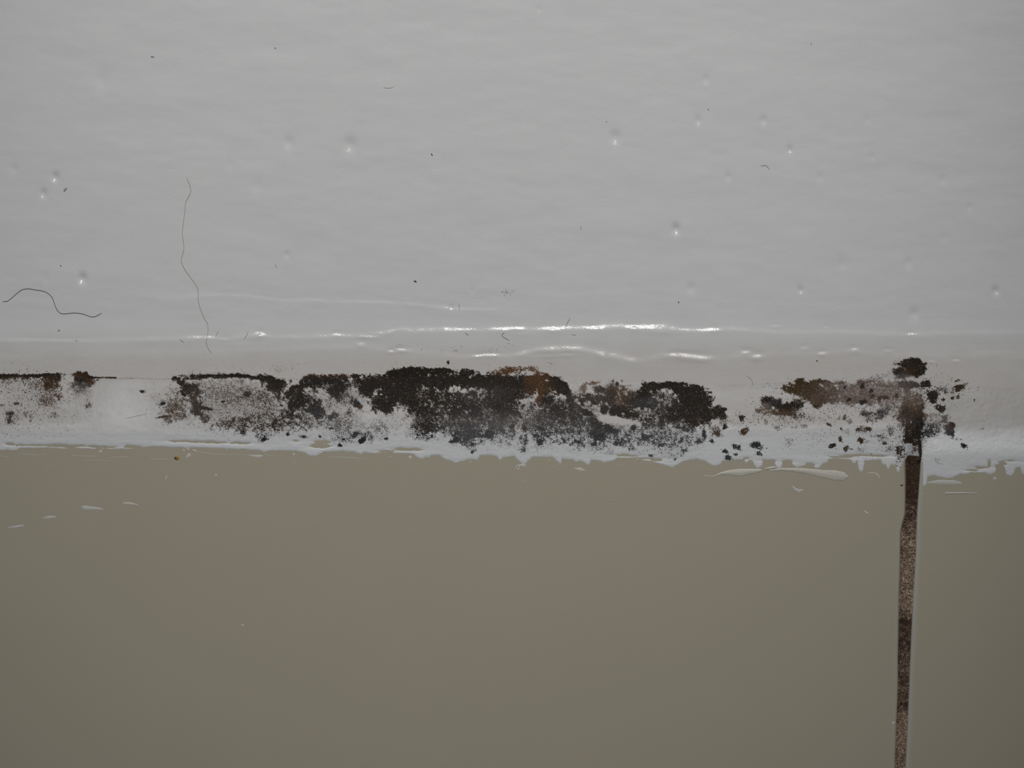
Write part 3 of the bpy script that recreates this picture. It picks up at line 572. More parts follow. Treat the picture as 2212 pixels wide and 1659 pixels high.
# ------------------------------------------------------------------ structure: painted wall
xs = np.concatenate([np.linspace(-1600, -40, 40), np.arange(-34, 2250, 3.0), np.linspace(2256, 3800, 40)])
ta = np.concatenate([np.linspace(-1700, -30, 30), np.arange(-24, 620, 4.0), np.arange(620, 690, 2.0)])
tb = np.linspace(0, 1, 88)
Y1 = np.repeat(ta[:, None], len(xs), 1)
yc = curve(xs, CREASE)
Y2 = 690 + (yc[None, :] + 0.5 - 690) * tb[:, None]
YY = np.concatenate([Y1, Y2]); XX = np.repeat(xs[None, :], len(YY), 0)
DD = relief_paint(XX, YY)
P3 = at(XX, YY, DD).reshape(-1, 3)
wall = mesh_obj('wall_upper', P3, grid_faces(len(YY), len(xs)), mat_paint,
                stain=stain_at(XX, YY).reshape(-1, 4), grime=tint_at(XX, YY), kind='structure', label='white gloss-painted wall above the sealed joint', category='wall')

# ------------------------------------------------------------------ structure: tiled wall
JL = [(880, 1958), (1040, 1958), (1112, 1957), (1130, 1951), (1150, 1947), (1230, 1945), (1300, 1943), (1400, 1941), (1500, 1940), (1560, 1937), (1659, 1934), (3200, 1885)]
JR = [(880, 1991), (985, 1988), (1040, 1985), (1110, 1980), (1200, 1977), (1300, 1971), (1450, 1964), (1560, 1960), (1659, 1955), (3200, 1895)]
TILE_TOP = 942.0
bx_, by_ = np.array([-1650, 3850, 3850, -1650.]), np.array([TILE_TOP - 10, TILE_TOP - 10, 3260, 3260.])
fr = at(bx_, by_, np.full(4, D_TILE - 40)); bk = at(bx_, by_, np.full(4, D_TILE - 120))
backing = mesh_obj('wall_lower', np.concatenate([fr, bk]), [[0, 3, 2, 1], [4, 5, 6, 7], [0, 1, 5, 4], [1, 2, 6, 5], [2, 3, 7, 6], [3, 0, 4, 7]], mat_mortar, smooth=False,
                   kind='structure', label='beige tiled wall below the sealed joint', category='wall')
backing_c = np.array(backing.location)


def child_mesh(name, co, faces, mat, parent, **kw):
    return mesh_obj(name, np.asarray(co) - np.array(parent.location), faces, mat, parent=parent, **kw)


def make_tile(side):
    e = np.concatenate([[0, 0, .4, 1, 2, 3.2, 4.6, 6.5, 8, 10, 12, 15, 20, 40, 90, 180, 400, 900, 1500], [3400] if side == 0 else [1850]])
    TILE_TOP = 942.0 if side == 0 else 990.0
    yv = np.concatenate([[TILE_TOP, TILE_TOP, TILE_TOP + .8, TILE_TOP + 2.5, TILE_TOP + 5, TILE_TOP + 9], np.arange(960 if side == 0 else 1002, 1180, 6.), np.arange(1180, 1700, 20.), np.linspace(1720, 3180, 12), [3190, 3194, 3196, 3196]])
    r = 7.0
    x = np.zeros((len(yv), len(e))); d = np.zeros_like(x)
    wob = .9 * (fbm(yv / 30., 0 * yv, 83 + side, 3) - .5)
    for j, ej in enumerate(e):
        x[:, j] = (curve(yv, JL) + wob - ej) if side == 0 else (curve(yv, JR) + wob + ej)
        ex = r - np.sqrt(max(0, r * r - max(0, r - ej) ** 2))
        d[:, j] = D_TILE - ex
    et = np.clip(yv - TILE_TOP, 0, r); eb = np.clip(3196 - yv, 0, r); ev = np.minimum(et, eb)
    d -= (r - np.sqrt(r * r - (r - ev) ** 2))[:, None]
    d[:, 0] = D_TILE - 40; d[0, :] = D_TILE - 40; d[-1, :] = D_TILE - 40
    y = np.repeat(yv[:, None], len(e), 1)
    f = grid_faces(len(yv), len(e))
    if side == 0: f = f[:, ::-1]
    E = np.repeat(e[None, :], len(yv), 0)
    rim = (.55 if side else .2) * (1 - sstep(1, 15, E)) * (1 if side else sstep(1080, 1140, y))     # reflection on the bevelled edge, painted as a paler strip
    st = np.zeros(E.shape + (4,)); st[..., :3] = (.10, .05, .025)
    lim_ = curve(y, [(950, 9), (1000, 8), (1100, 4), (1300, 2), (1700, 1), (3300, 0.5)]) * (1 if side == 0 else .35)
    st[..., 3] = .8 * (1 - sstep(0, 1, E / lim_)) * (.6 + .8 * fbm(E / 4., y / 9., 87, 3)) * (1 if side == 0 else 1 - sstep(985, 1090, y))
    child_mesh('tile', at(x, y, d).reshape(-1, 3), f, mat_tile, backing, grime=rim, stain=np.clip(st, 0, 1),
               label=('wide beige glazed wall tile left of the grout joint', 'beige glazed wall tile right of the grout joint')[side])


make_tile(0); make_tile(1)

# grout between the tiles
gy = np.arange(950, 3200, 2.0); gt = np.linspace(-.12, 1.12, 17)
gl, gr_ = curve(gy, JL), curve(gy, JR)
gx = gl[:, None] + (gr_ - gl)[:, None] * gt[None, :]
gyy = np.repeat(gy[:, None], len(gt), 1)
gd = D_TILE - 5 - 3.5 * np.sin(np.pi * np.clip(gt, 0, 1))[None, :] + 2.2 * (fbm(gx / 5., gyy / 5., 91, 2) - .5)
dark = curve(gy, [(900, 1.), (1050, 1.), (1090, .78), (1130, .66), (1170, .35), (1190, .55), (1215, .22), (1250, .2), (1270, .32), (1300, .12), (1325, .45), (1345, .85), (1400, .75), (1470, .7), (1500, .68), (1530, .75), (1548, .3), (1570, .05), (1620, .1), (1640, .3), (1660, .2), (3200, .3)])
gs = np.zeros(gx.shape + (4,)); gs[..., 3] = np.clip(dark[:, None] + .5 * (fbm(gx / 14., gyy / 9., 93, 3) - .5), 0, 1)
child_mesh('grout_joint', at(gx, gyy, gd).reshape(-1, 3), grid_faces(*gx.shape), mat_grout, backing, stain=gs.reshape(-1, 4), label='brown mould-stained grout joint with a pale cracked network')

# ------------------------------------------------------------------ sealant bead
EDGE_L = [(-1600, 972), (0, 971), (30, 973), (45, 969), (100, 968), (190, 969), (260, 971), (300, 968), (330, 966), (400, 967), (500, 971), (560, 973), (570, 977), (590, 973), (640, 974), (660, 980), (668, 985), (680, 987), (690, 982),
          (700, 977), (740, 975), (765, 977), (780, 983), (786, 977), (810, 981), (815, 978), (840, 978), (870, 980), (892, 982), (903, 990), (911, 993), (920, 988), (925, 991), (932, 985), (950, 985), (960, 992), (975, 997), (985, 1001), (995, 997), (1010, 994),
          (1020, 993), (1033, 994), (1035, 986), (1060, 983), (1072, 986), (1080, 995), (1086, 990), (1110, 985), (1117, 993), (1128, 1002), (1133, 1003), (1140, 997), (1152, 987), (1195, 988), (1203, 997), (1210, 1004), (1214, 1002), (1212, 992), (1238, 993), (1245, 998), (1255, 996),
          (1262, 1000), (1271, 1006), (1275, 1003), (1272, 994), (1297, 996), (1303, 1000), (1325, 996), (1333, 990), (1370, 992), (1400, 996), (1425, 1002), (1445, 1009), (1455, 1010), (1463, 1005), (1478, 995), (1505, 992), (1522, 996), (1532, 1003), (1545, 1008),
          (1556, 1004), (1562, 996), (1590, 994), (1608, 993), (1610, 1001), (1615, 1001), (1618, 994), (1625, 996), (1629, 1006), (1637, 1012), (1646, 1007), (1649, 994), (1672, 995), (1675, 1008), (1682, 1015), (1689, 1010), (1691, 996), (1710, 996), (1712, 1005), (1722, 1011), (1735, 1007),
          (1742, 1004), (1757, 1006), (1762, 1012), (1770, 1011), (1775, 1003), (1788, 998), (1791, 992), (1812, 990), (1838, 994), (1842, 1000), (1848, 1001), (1852, 994), (1854, 1012), (1859, 1022), (1865, 1018), (1868, 996), (1902, 994), (1906, 1003), (1914, 1005), (1918, 1016), (1921, 1015), (1923, 1004), (1934, 1006), (1937, 1020), (1943, 1022), (1947, 1010), (1952, 1000), (1957, 992), (1960, 985), (1982, 985)]
EDGE_R = [(1988, 988), (1989, 1048), (1994, 1052), (2001, 1049), (2004, 1030), (2018, 1028), (2030, 1031), (2042, 1033), (2052, 1033), (2066, 1030), (2074, 1025), (2092, 1025), (2096, 1021), (2128, 1022), (2138, 1026), (2150, 1021), (2153, 1012), (2162, 1010), (2166, 1000), (2170, 1012), (2174, 1026), (2183, 1029), (2190, 1024),
          (2194, 1012), (2204, 1010), (2207, 1024), (2216, 1027), (2225, 1015), (3800, 1030)]
EDGE = EDGE_L + EDGE_R
GAPS = [(22, 960, 8, 1.6), (70, 962, 32, 1.7), (136, 963, 40, 3), (217, 965, 28, 2), (284, 965, 17, 3), (389, 953, 20, 1.6), (445, 955, 38, 2.2), (521, 957, 20, 2), (696, 955, 17, 3), (692, 963, 20, 4.5), (640, 953, 6, 1.5),
        (882, 971, 26, 3), (835, 975, 14, 2), (1354, 984, 22, 1.8), (1418, 994, 10, 2.6), (1395, 990, 26, 1.2), (1660, 995, 14, 2.2), (1700, 997, 9, 2.5), (1750, 1004, 9, 3.5), (1808, 998, 15, 4), (1832, 996, 6, 3), (1875, 984, 45, 1.6), (1820, 987, 20, 1.6), (2137, 1002, 4, 7), (2166, 1000, 8, 4.5), (2156, 1007, 6, 4),
        (2185, 996, 12, 1.5), (2120, 1010, 14, 2), (2100, 1016, 10, 1.5), (1612, 990, 5, 2), (300, 975, 1, 1)]


def film(x, y):
    ye = curve(x, EDGE) + 2.4 * (fbm(x / 4., 0 * x, 101, 2) - .5) + (2.0 + 2.0 * (x < 600)) * (fbm(x / 30., y / 3., 103, 2) - .5)
    f = ye - y
    for (gx_, gy_, rx, ry) in GAPS:
        dy = y - gy_ - .02 * (x - gx_) + 2.5 * (fbm(x / 9., y / 4., 107, 2) - .5)
        q = np.sqrt(((x - gx_) / rx) ** 2 + (dy / ry) ** 2) + .9 * (fbm(x / 10., y / 1.6, 109, 2) - .5)
        f = np.minimum(f, (q - 1) * ry)
    return f


sx = np.concatenate([np.linspace(-1580, -40, 60), np.arange(-34, 2250, 2.0), np.linspace(2256, 3780, 60)])
v1 = np.linspace(0, 1, 62)
yc = curve(sx, CREASE) + 0.5
Ya = yc[None, :] + (940 - yc[None, :]) * v1[:, None]
Yb = np.repeat(np.arange(941.5, 1058, 1.5)[:, None], len(sx), 1)
YY = np.concatenate([Ya, Yb]); XX = np.repeat(sx[None, :], len(YY), 0)
FF = np.where(YY < 941, 30.0, film(XX, YY))


def seal_depth(x, y, fv):
    base = relief_seal(x, y)
    t = 1 - np.exp(-np.clip(fv, 0, 40) / 2.0)
    thick = D_TILE - .3 + 1.3 * t + .5 * (fbm(x / 12., y / 5., 111, 2) - .5) * t
    yf = y_flat(x)
    w = sstep(yf - 38, yf + 14, y)
    d = base * (1 - w) + thick * w
    inj = np.exp(-((x - 1974) / 17.) ** 4) * sstep(955, 990, y)       # it sinks into the joint
    return d - 7 * inj


x, y, d, faces = iso_sheet(FF, XX, YY, seal_depth)
bead = mesh_obj('sealant_bead', at(x, y, d), faces, mat_seal, stain=stain_at(x, y), grime=tint_at(x, y), label='white sealant bead between painted wall and beige tiles, smeared ragged along its lower edge', category='sealant')


# ------------------------------------------------------------------ depth of whatever is under a point (for things lying on it)
def ground(x, y):
    x = np.asarray(x, float); y = np.asarray(y, float)
    yc = curve(x, CREASE)
    ye = curve(x, EDGE)
    s = seal_depth(x, np.minimum(y, 1060), film(x, y))
    return np.where(y < yc, relief_paint(x, y), np.where((y < ye) & (y < 1060), s, D_TILE))


# ------------------------------------------------------------------ mould meshes
def specks(px, py, r, col, lift=0.0, sides=6, tall=.55):
    """Low irregular grains standing on the wall; returns coordinates, faces and colours."""
    n = len(px)
    ang = rng.random(n) * 6.28; el = .7 + .6 * rng.random(n); rot = rng.random(n) * 3.14
    k_ = np.arange(sides) * 2 * np.pi / sides
    rad = r[:, None] * (.72 + .5 * rng.random((n, sides)))
    ux = rad * np.cos(k_[None] + ang[:, None]) * el[:, None]; uy = rad * np.sin(k_[None] + ang[:, None]) / el[:, None]
    X = px[:, None] + ux * np.cos(rot)[:, None] - uy * np.sin(rot)[:, None]
    Y = py[:, None] + ux * np.sin(rot)[:, None] + uy * np.cos(rot)[:, None]
    g = ground(px, py)
    D = np.repeat((g - .35)[:, None], sides, 1)
    X = np.concatenate([X, px[:, None]], 1); Y = np.concatenate([Y, py[:, None]], 1)
    D = np.concatenate([D, (g + lift + tall * r)[:, None]], 1)
    co = at(X, Y, D).reshape(-1, 3)
    i = np.arange(n)[:, None] * (sides + 1); j = np.arange(sides)[None]
    f = np.stack([i + j, i + 0 * j + sides, i + (j + 1) % sides], -1).reshape(-1, 3)
    c = np.concatenate([np.repeat(col[:, None, :], sides + 1, 1), np.ones((n, sides + 1, 1))], -1).reshape(-1, 4)
    return co, f, c


GRAIN_AREA = 2.6
for key, spec in MOULD.items():
    d_, c_ = FIELDS[key]
    d_ = d_ * (1 - .92 * pale)
    dm = d_ * (.45 + 1.2 * patchy * (.35 + 1.3 * patchy2))
    dm = np.where(d_ > .02, dm, 0)
    lam = np.clip(dm, 0, 1.1) * (1 - .4 * d_) / GRAIN_AREA * 1.05
    n = rng.poisson(lam)
    iy, ix = np.nonzero(n)
    rep = n[iy, ix]
    iy = np.repeat(iy, rep); ix = np.repeat(ix, rep)
    px = GX[iy, ix] + rng.random(len(ix)) - .5; py = GY[iy, ix] + rng.random(len(ix)) - .5
    dens = d_[iy, ix]
    r = (.50 + .72 * rng.random(len(ix)) ** 2.2) * (.95 + .3 * dens) * (.9 + .35 * (key in ('purple', 'brown', 'haze', 'joint', 'line', 'scatter')))
    col = c_[iy, ix] * (.5 + .95 * rng.random((len(ix), 1))) * (1 + .16 * (rng.random((len(ix), 3)) - .5))
    col = np.minimum(col, np.array([.14, .12, .11]))
    if key in ('band', 'blotch', 'rounded', 'speckled'):
        # pale grains scattered between the dark ones
        sel = np.nonzero((py > curve(px, CREASE) + 22 + 20 * rng.random(len(px))) & (dens > .25))[0]
        sel = rng.choice(sel, len(sel) // 9, replace=False)
        px = np.concatenate([px, px[sel] + 2 * rng.standard_normal(len(sel))]); py = np.concatenate([py, py[sel] + 2 * rng.standard_normal(len(sel))])
        r = np.concatenate([r, .45 + .45 * rng.random(len(sel))])
        col = np.concatenate([col, np.array([.46, .45, .44])[None] * (.5 + .7 * rng.random((len(sel), 1)))])
    co_, f_, cc_ = specks(px, py, r, col)
    mesh_obj('mould_patch', co_, f_, mat_mould, smooth=False, stain=cc_, label=spec['label'], category='mould', kind='stuff', group='mould patches on the sealant')

for (mx, my, r, col, lab) in SPOTS:
    col = np.array(col)
    n = int(10 + r * r * 2.6)
    t = rng.random(n) * 6.28; q = np.where(rng.random(n) < .75, np.sqrt(rng.random(n)) * .82, .5 + np.abs(rng.standard_normal(n)) * .42) * r
    lob = 1 + .28 * np.sin(2 * t + rng.random() * 6) + .2 * np.sin(3 * t + rng.random() * 6)
    hx = mx + q * lob * np.cos(t); hy = my + q * lob * np.sin(t) * .9
    hr = .75 + .8 * rng.random(n) + .05 * r
    cc = col[None] * (.6 + .9 * rng.random((n, 1))) + .05 * (q / r)[:, None] * rng.random((n, 1))
    a_, b_, c_ = specks(hx, hy, hr, cc, sides=7, tall=.4)
    mesh_obj('mould_spot', a_, b_, mat_mould, smooth=False, stain=c_, label=lab, category='mould spot', group='round mould spots')


# ------------------------------------------------------------------ smears and drops of sealant on the tiles
def stroke(name, pts, mat, label, cat, thick=3.0, step=.8, noise=.25, ground_fn=ground, group=None, sink=.3):
    """A drop or smear: polyline of (x, y, radius), domed towards its middle."""
    p = np.array(pts, float)
    if len(p) == 1: p = np.concatenate([p, p + [[.01, 0, 0]]])
    R_ = p[:, 2].max() + 2
    ax = np.arange(p[:, 0].min() - R_, p[:, 0].max() + R_, step); ay = np.arange(p[:, 1].min() - R_, p[:, 1].max() + R_, step)
    X, Y = np.meshgrid(ax, ay)
    F = np.full(X.shape, -1e3)
    for a, b in zip(p[:-1], p[1:]):
        v = b[:2] - a[:2]; L2 = max(1e-9, v @ v)
        t = np.clip(((X - a[0]) * v[0] + (Y - a[1]) * v[1]) / L2, 0, 1)
        dd = np.hypot(X - a[0] - t * v[0], Y - a[1] - t * v[1])
        F = np.maximum(F, a[2] + t * (b[2] - a[2]) - dd)
    F = F + noise * p[:, 2].max() * 1.2 * (fbm(X / 6. + p[0, 0], Y / 3., 121, 2) - .5)
    x, y, d, f = iso_sheet(F, X, Y, lambda x, y, fv: ground_fn(x, y) - sink + thick * np.clip(fv / p[:, 2].max(), 0, 1) ** .4)
    if len(f) == 0: return None
    kw = dict(label=label, category=cat)
    if group: kw['group'] = group
    return mesh_obj(name, at(x, y, d), f, mat, **kw)


tile_g = lambda x, y: D_TILE + 0 * np.asarray(x, float)
SM = 'dried sealant smears on the tiles'
stroke('sealant_smear', [(17, 1139.5, 1.2), (35, 1138, 3.2), (49, 1135.5, 2.2), (53, 1134.5, .8)], mat_smear, 'leftmost and lowest of four white dashes on the big tile', 'smear', .8, ground_fn=tile_g, group=SM)
stroke('sealant_smear', [(93, 1119, 1.2), (104, 1117.5, 3.6), (118, 1117, 2.8)], mat_smear, 'second white dash from the left on the big tile', 'smear', .8, ground_fn=tile_g, group=SM)
stroke('sealant_smear', [(179, 1096, 3.6), (184, 1097, 5.2), (205, 1098.5, 3.8), (222, 1100, 1.6)], mat_smear, 'largest of four white dashes on the big tile', 'smear', .9, ground_fn=tile_g, group=SM)
stroke('sealant_smear', [(267, 1087, 2.0), (280, 1087.5, 3.2), (297, 1090.5, 1.4)], mat_smear, 'rightmost and highest of four white dashes on the big tile', 'smear', .8, ground_fn=tile_g, group=SM)
stroke('sealant_drip', [(1519, 1027, .7), (1533, 1029, 1.2), (1545, 1028, 1.2), (1557, 1023, 2.6), (1575, 1021, 5.5), (1600, 1021, 8.3), (1622, 1018.5, 6), (1640, 1016.5, 4), (1646, 1016, 1.5)], mat_cream, 'long cream drip with a thin curled tail left of the club-shaped drip', 'drip', 2.0, ground_fn=tile_g, noise=.12, group=SM)
stroke('sealant_drip', [(1662, 1016, 1.5), (1690, 1014, 2.8), (1715, 1015, 4.5), (1745, 1018, 6), (1775, 1023, 8), (1805, 1027, 11), (1820, 1029, 9.5), (1829, 1030, 4)], mat_cream, 'large club-shaped cream drip on the tile left of the grout joint', 'drip', 2.2, ground_fn=tile_g, noise=.08, group=SM)
stroke('sealant_drip', [(1654, 1013, 1.6), (1664, 1011, 3.2), (1674, 1010, 2.2)], mat_cream, 'small cream blob between the two long drips', 'drip', 2, ground_fn=tile_g, group=SM)
stroke('sealant_smear', [(1713, 1051, 1.8), (1718, 1057, 3), (1727, 1061, 3.6), (1733, 1058.5, 2.0)], mat_smear, 'crooked white smear below the club-shaped drip', 'smear', .9, ground_fn=tile_g, group=SM)
stroke('sealant_smear', [(1874, 1022, .9), (1884, 1021.5, 1.6), (1894, 1024, 1.8), (1898, 1028, 2.0), (1899, 1034, 1.4)], mat_cream, 'thin hooked cream smear left of the grout joint', 'smear', .8, ground_fn=tile_g, group=SM)
stroke('sealant_smear', [(2003, 1043, 1.2), (2015, 1042, 3.5), (2030, 1041.5, 5.2), (2060, 1042, 4.8), (2074, 1043, 3), (2080, 1046, 1)], mat_smear, 'broad white dash right of the grout joint, just under the sealant', 'smear', .9, ground_fn=tile_g, group=SM)
stroke('sealant_smear', [(2043, 1065.5, 2.2), (2080, 1065, 1.8), (2111, 1065.5, 1.0)], mat_smear, 'long thin white dash right of the grout joint, lower one', 'smear', 1.5, ground_fn=tile_g, group=SM)
stroke('sealant_smear', [(1993, 1067.5, .9), (2006, 1068, 1.1)], mat_smear_thin, 'tiny white tick touching the right tile edge', 'smear', 1, ground_fn=tile_g, group=SM)
stroke('sealant_smear', [(538, 983.5, 1.0), (550, 985, 3), (560, 986, 3.4), (568, 984, 1.2)], mat_smear, 'teardrop white smear below the pepper-speckled patch', 'smear', .8, ground_fn=tile_g, group=SM)
THIN = 'thin wiped streaks of sealant on the tiles'
for lab, pts in [
        ('faint wiped streak on the tile at the far left under the sealant', [(0, 984, 1.2), (12, 987.5, 2.0), (20, 988, .8)]),
        ('faint double streak on the tile below the thin black mould line', [(40, 981, 1.3), (48, 982, 1.6), (62, 982, 1.9), (80, 983.5, 1.4), (100, 982, 1.0)]),
        ('faint streak on the tile left of the pale drop', [(158, 985, 2), (172, 985, 1.2), (190, 986, 2.2), (206, 986.5, 2)]),
        ('thin curved streak on the tile right of the pale drop', [(233, 990, .8), (250, 988, 1.4), (270, 986.5, 1.1), (280, 987, .7)]),
        ('thin low streak on the tile under the curved streak', [(180, 994.5, .8), (215, 995, 1.1), (250, 995, 1.2), (252, 994, .5)]),
        ('thin streak on the tile just left of the amber speck', [(324, 991, .9), (340, 993, 1.6), (368, 992, .8)]),
        ('hair-thin lowest streak on the tile at the left', [(96, 1006.5, .9), (111, 1006, .8)]),
        ('long broken thin streak right of the pale drop by the amber speck', [(418, 975, 1.0), (440, 978, 1.0), (462, 981, 1.2), (480, 982, 1.2), (500, 983, 1.0)]),
        ('thin streak joining the teardrop smear from the left', [(502, 981, 1.1), (520, 982, .8), (537, 983.5, 1.0)]),
        ('thin streak leading right from the teardrop smear', [(570, 982, 1.0), (580, 984, 1.2), (594, 984, .7)]),
        ('short thin tick below the teardrop smear', [(633, 999.5, .9), (646, 999.5, 1.3)]),
        ('wide thin streak on the tile under the grey speckled mould', [(708, 987, 1.0), (735, 988, 1.9), (755, 989.5, 2.5), (775, 990, 1.4), (790, 990.5, .7)]),
        ('thin streak on the tile right below the ring-shaped drop', [(1180, 1016, .7), (1205, 1003, 1.0), (1215, 1003.5, .7)]),
        ('thin arched streak beneath the pale curved mould gap', [(1335, 1005, .8), (1348, 1006, 1.0)]),
        ('short thin streak touching the tile edge near the long drip', [(1502, 1002, .7), (1507, 1005, .9), (1515, 1009, .5)])]:
    stroke('sealant_streak', pts, mat_smear_thin, lab, 'streak', .35, step=.6, ground_fn=tile_g, group=THIN, noise=.5, sink=.15)
DR = 'small sealant drops on the tiles'
for lab, pts, m in [
        ('pale round drop on the tile below the brown-black smudge', [(217, 975.5, 3.6)], mat_cream),
        ('white pear-shaped drop right of the amber speck', [(408, 983.5, 4.6), (403, 988, 2)], mat_smear),
        ('left of a row of three tiny white drops by the amber speck', [(397, 972.5, 2.6)], mat_smear),
        ('middle of a row of three tiny white drops by the amber speck', [(406, 970.5, 2.8)], mat_smear),
        ('right of a row of three tiny white drops by the amber speck', [(418, 973, 2.4), (424, 974.5, 1.4)], mat_smear),
        ('tiny white drop under the pepper-speckled patch, alone on the tile', [(466.5, 1026.5, 2.8)], mat_smear),
        ('short slanted white tick on the tile below the amber speck', [(361, 1028, 1.2), (357.5, 1035, 1.9)], mat_smear),
        ('lone white speck far down on the big tile', [(522, 1349, 1.6), (525, 1352, 2.4)], mat_smear),
        ('round white drop under the middle of the black band', [(1121, 1005, 2.0), (1132, 1005, 4.3)], mat_smear),
        ('flat cream drop under the blotchy patch', [(1240, 1012, .8), (1253.5, 1014, 4.4), (1264, 1017, 1)], mat_cream),
        ('tiny white drop below the ring-shaped drop', [(1134, 1038, 1.8)], mat_smear),
        ('faint pale fleck in the middle of the big tile', [(1316, 1081, 1.2), (1321, 1082, 1.2)], mat_smear_thin),
        ('small cream drop left of the grout joint', [(1869, 1105, 2.2), (1874, 1109, 2.6)], mat_cream),
        ('white dot touching the lower grout joint', [(1930, 1562, 3.6)], mat_smear),
        ('tiny white drop hanging at the tile edge under the light speckled mould', [(635, 981.5, 3)], mat_smear),
        ('white drop at the lower right among the ragged sealant edge', [(2149, 1034, 4.2)], mat_smear),
        ('small white drop left of the teal-lit ragged edge at right', [(2116, 1033.5, 1.6)], mat_smear),
        ('tiny white drop under the middle of the blotchy patch', [(1187, 995, 2)], mat_smear),
        ('tiny white drop at the tile edge under the solid band', [(843, 987, 2)], mat_smear),
        ('round white drop hugging the ragged edge under the solid band', [(886, 988, 4)], mat_smear),
        ('tiny pale drop low beneath the black band', [(1016, 998, 2)], mat_smear)]:
    stroke('sealant_drop', pts, m, lab.replace('teal-lit ', ''), 'drop', 1.0, step=.5, ground_fn=tile_g, group=DR, noise=.1)

# ring-shaped drop
t = np.linspace(0, 2 * np.pi, 25)
stroke('sealant_drop', [(1118.5 + 3.6 * math.cos(a), 1010 + 4.2 * math.sin(a), 1.5) for a in t], mat_cream, 'ring-shaped cream drop with an open centre on the tile', 'drop', 1.0, step=.5, ground_fn=tile_g, group=DR, noise=.05)

# amber speck with a dark core
am = bpy.data.objects.new('amber_speck', None)
am.location = at(381, 989.5, D_TILE)
am.empty_display_size = .001
link(am, None, label='amber speck with a dark core on the tile near the left end', category='speck')


def under(o, parent):
    o.parent = parent; o.location = o.location - parent.location
    for k_ in ('category', 'group'):
        if k_ in o: del o[k_]


o = stroke('halo', [(382, 989.5, 5.0)], mat_rust, 'amber halo', 'x', 1.6, step=.5, ground_fn=tile_g); under(o, am)
o = stroke('core', [(377.5, 989, 1.6), (379.5, 990, 1.9)], mat_dirt, 'black core', 'x', 3.2, step=.4, ground_fn=tile_g); under(o, am)


# ------------------------------------------------------------------ hairs and lint on the paint
def hair(name, pts, r, mat, label, cat='hair', group=None, n=None):
    p = np.array(pts, float)
    seg = np.concatenate([[0], np.cumsum(np.hypot(*np.diff(p, axis=0).T))])
    n = n or max(8, int(seg[-1] / 2.5))
    s = np.linspace(0, seg[-1], n)
    x = np.interp(s, seg, p[:, 0]); y = np.interp(s, seg, p[:, 1])
    for _ in range(3):
        x[1:-1] = (x[:-2] + 2 * x[1:-1] + x[2:]) / 4; y[1:-1] = (y[:-2] + 2 * y[1:-1] + y[2:]) / 4
    tx = np.gradient(x); ty = np.gradient(y); L = np.hypot(tx, ty) + 1e-9; nx_, ny_ = -ty / L, tx / L
    g = ground(x, y) + r * .9
    rr = r * np.minimum(1, .35 + np.minimum(np.arange(n), np.arange(n)[::-1]) / 3.)
    V = []
    for k_ in range(5):
        a = k_ * 2 * np.pi / 5
        V.append(at(x + nx_ * rr * math.cos(a), y + ny_ * rr * math.cos(a), g + rr * math.sin(a)))
    V = np.stack(V, 1).reshape(-1, 3)
    f = [[i * 5 + k_, i * 5 + (k_ + 1) % 5, (i + 1) * 5 + (k_ + 1) % 5, (i + 1) * 5 + k_] for i in range(n - 1) for k_ in range(5)]
    f += [[4, 3, 2, 1, 0], [(n - 1) * 5 + k_ for k_ in range(5)]]
    kw = dict(label=label, category=cat)
    if group: kw['group'] = group
    return mesh_obj(name, V, f, mat, **kw)


hair('hair_strand', [(5.5, 651), (12.6, 652), (18, 649.5), (25, 644), (36, 634), (47, 625.5), (55, 624), (63, 623.5), (76, 626), (91, 628), (100, 631), (106, 635), (111, 640), (114, 645), (118, 657), (121.5, 666.5), (126.6, 674), (131, 677), (137, 678), (145, 677.5), (154, 676), (165, 676), (177, 677.5), (185, 680), (192, 683), (200, 685), (205, 684), (210, 682), (220, 676)],
     .68, mat_hair_dark, 'dark wavy hair lying on the white paint at the far left')
hair('hair_strand', [(403, 384), (409, 397), (413, 410), (410, 421), (403, 432), (400.5, 440), (399, 461.5), (396, 482), (394, 502), (395, 517), (398, 535), (395, 549), (390.6, 563), (396, 577), (405, 591), (415, 604), (423, 615), (427, 624), (428.6, 630), (428, 649), (431, 662), (435.5, 674), (440, 685), (443, 692), (448.6, 697), (450, 715), (447, 730), (445, 740), (449, 752), (453, 759), (458, 762)],
     .5, mat_hair_red, 'long thin reddish-brown hair hanging down the white paint')
LINT = 'short lint fibres'
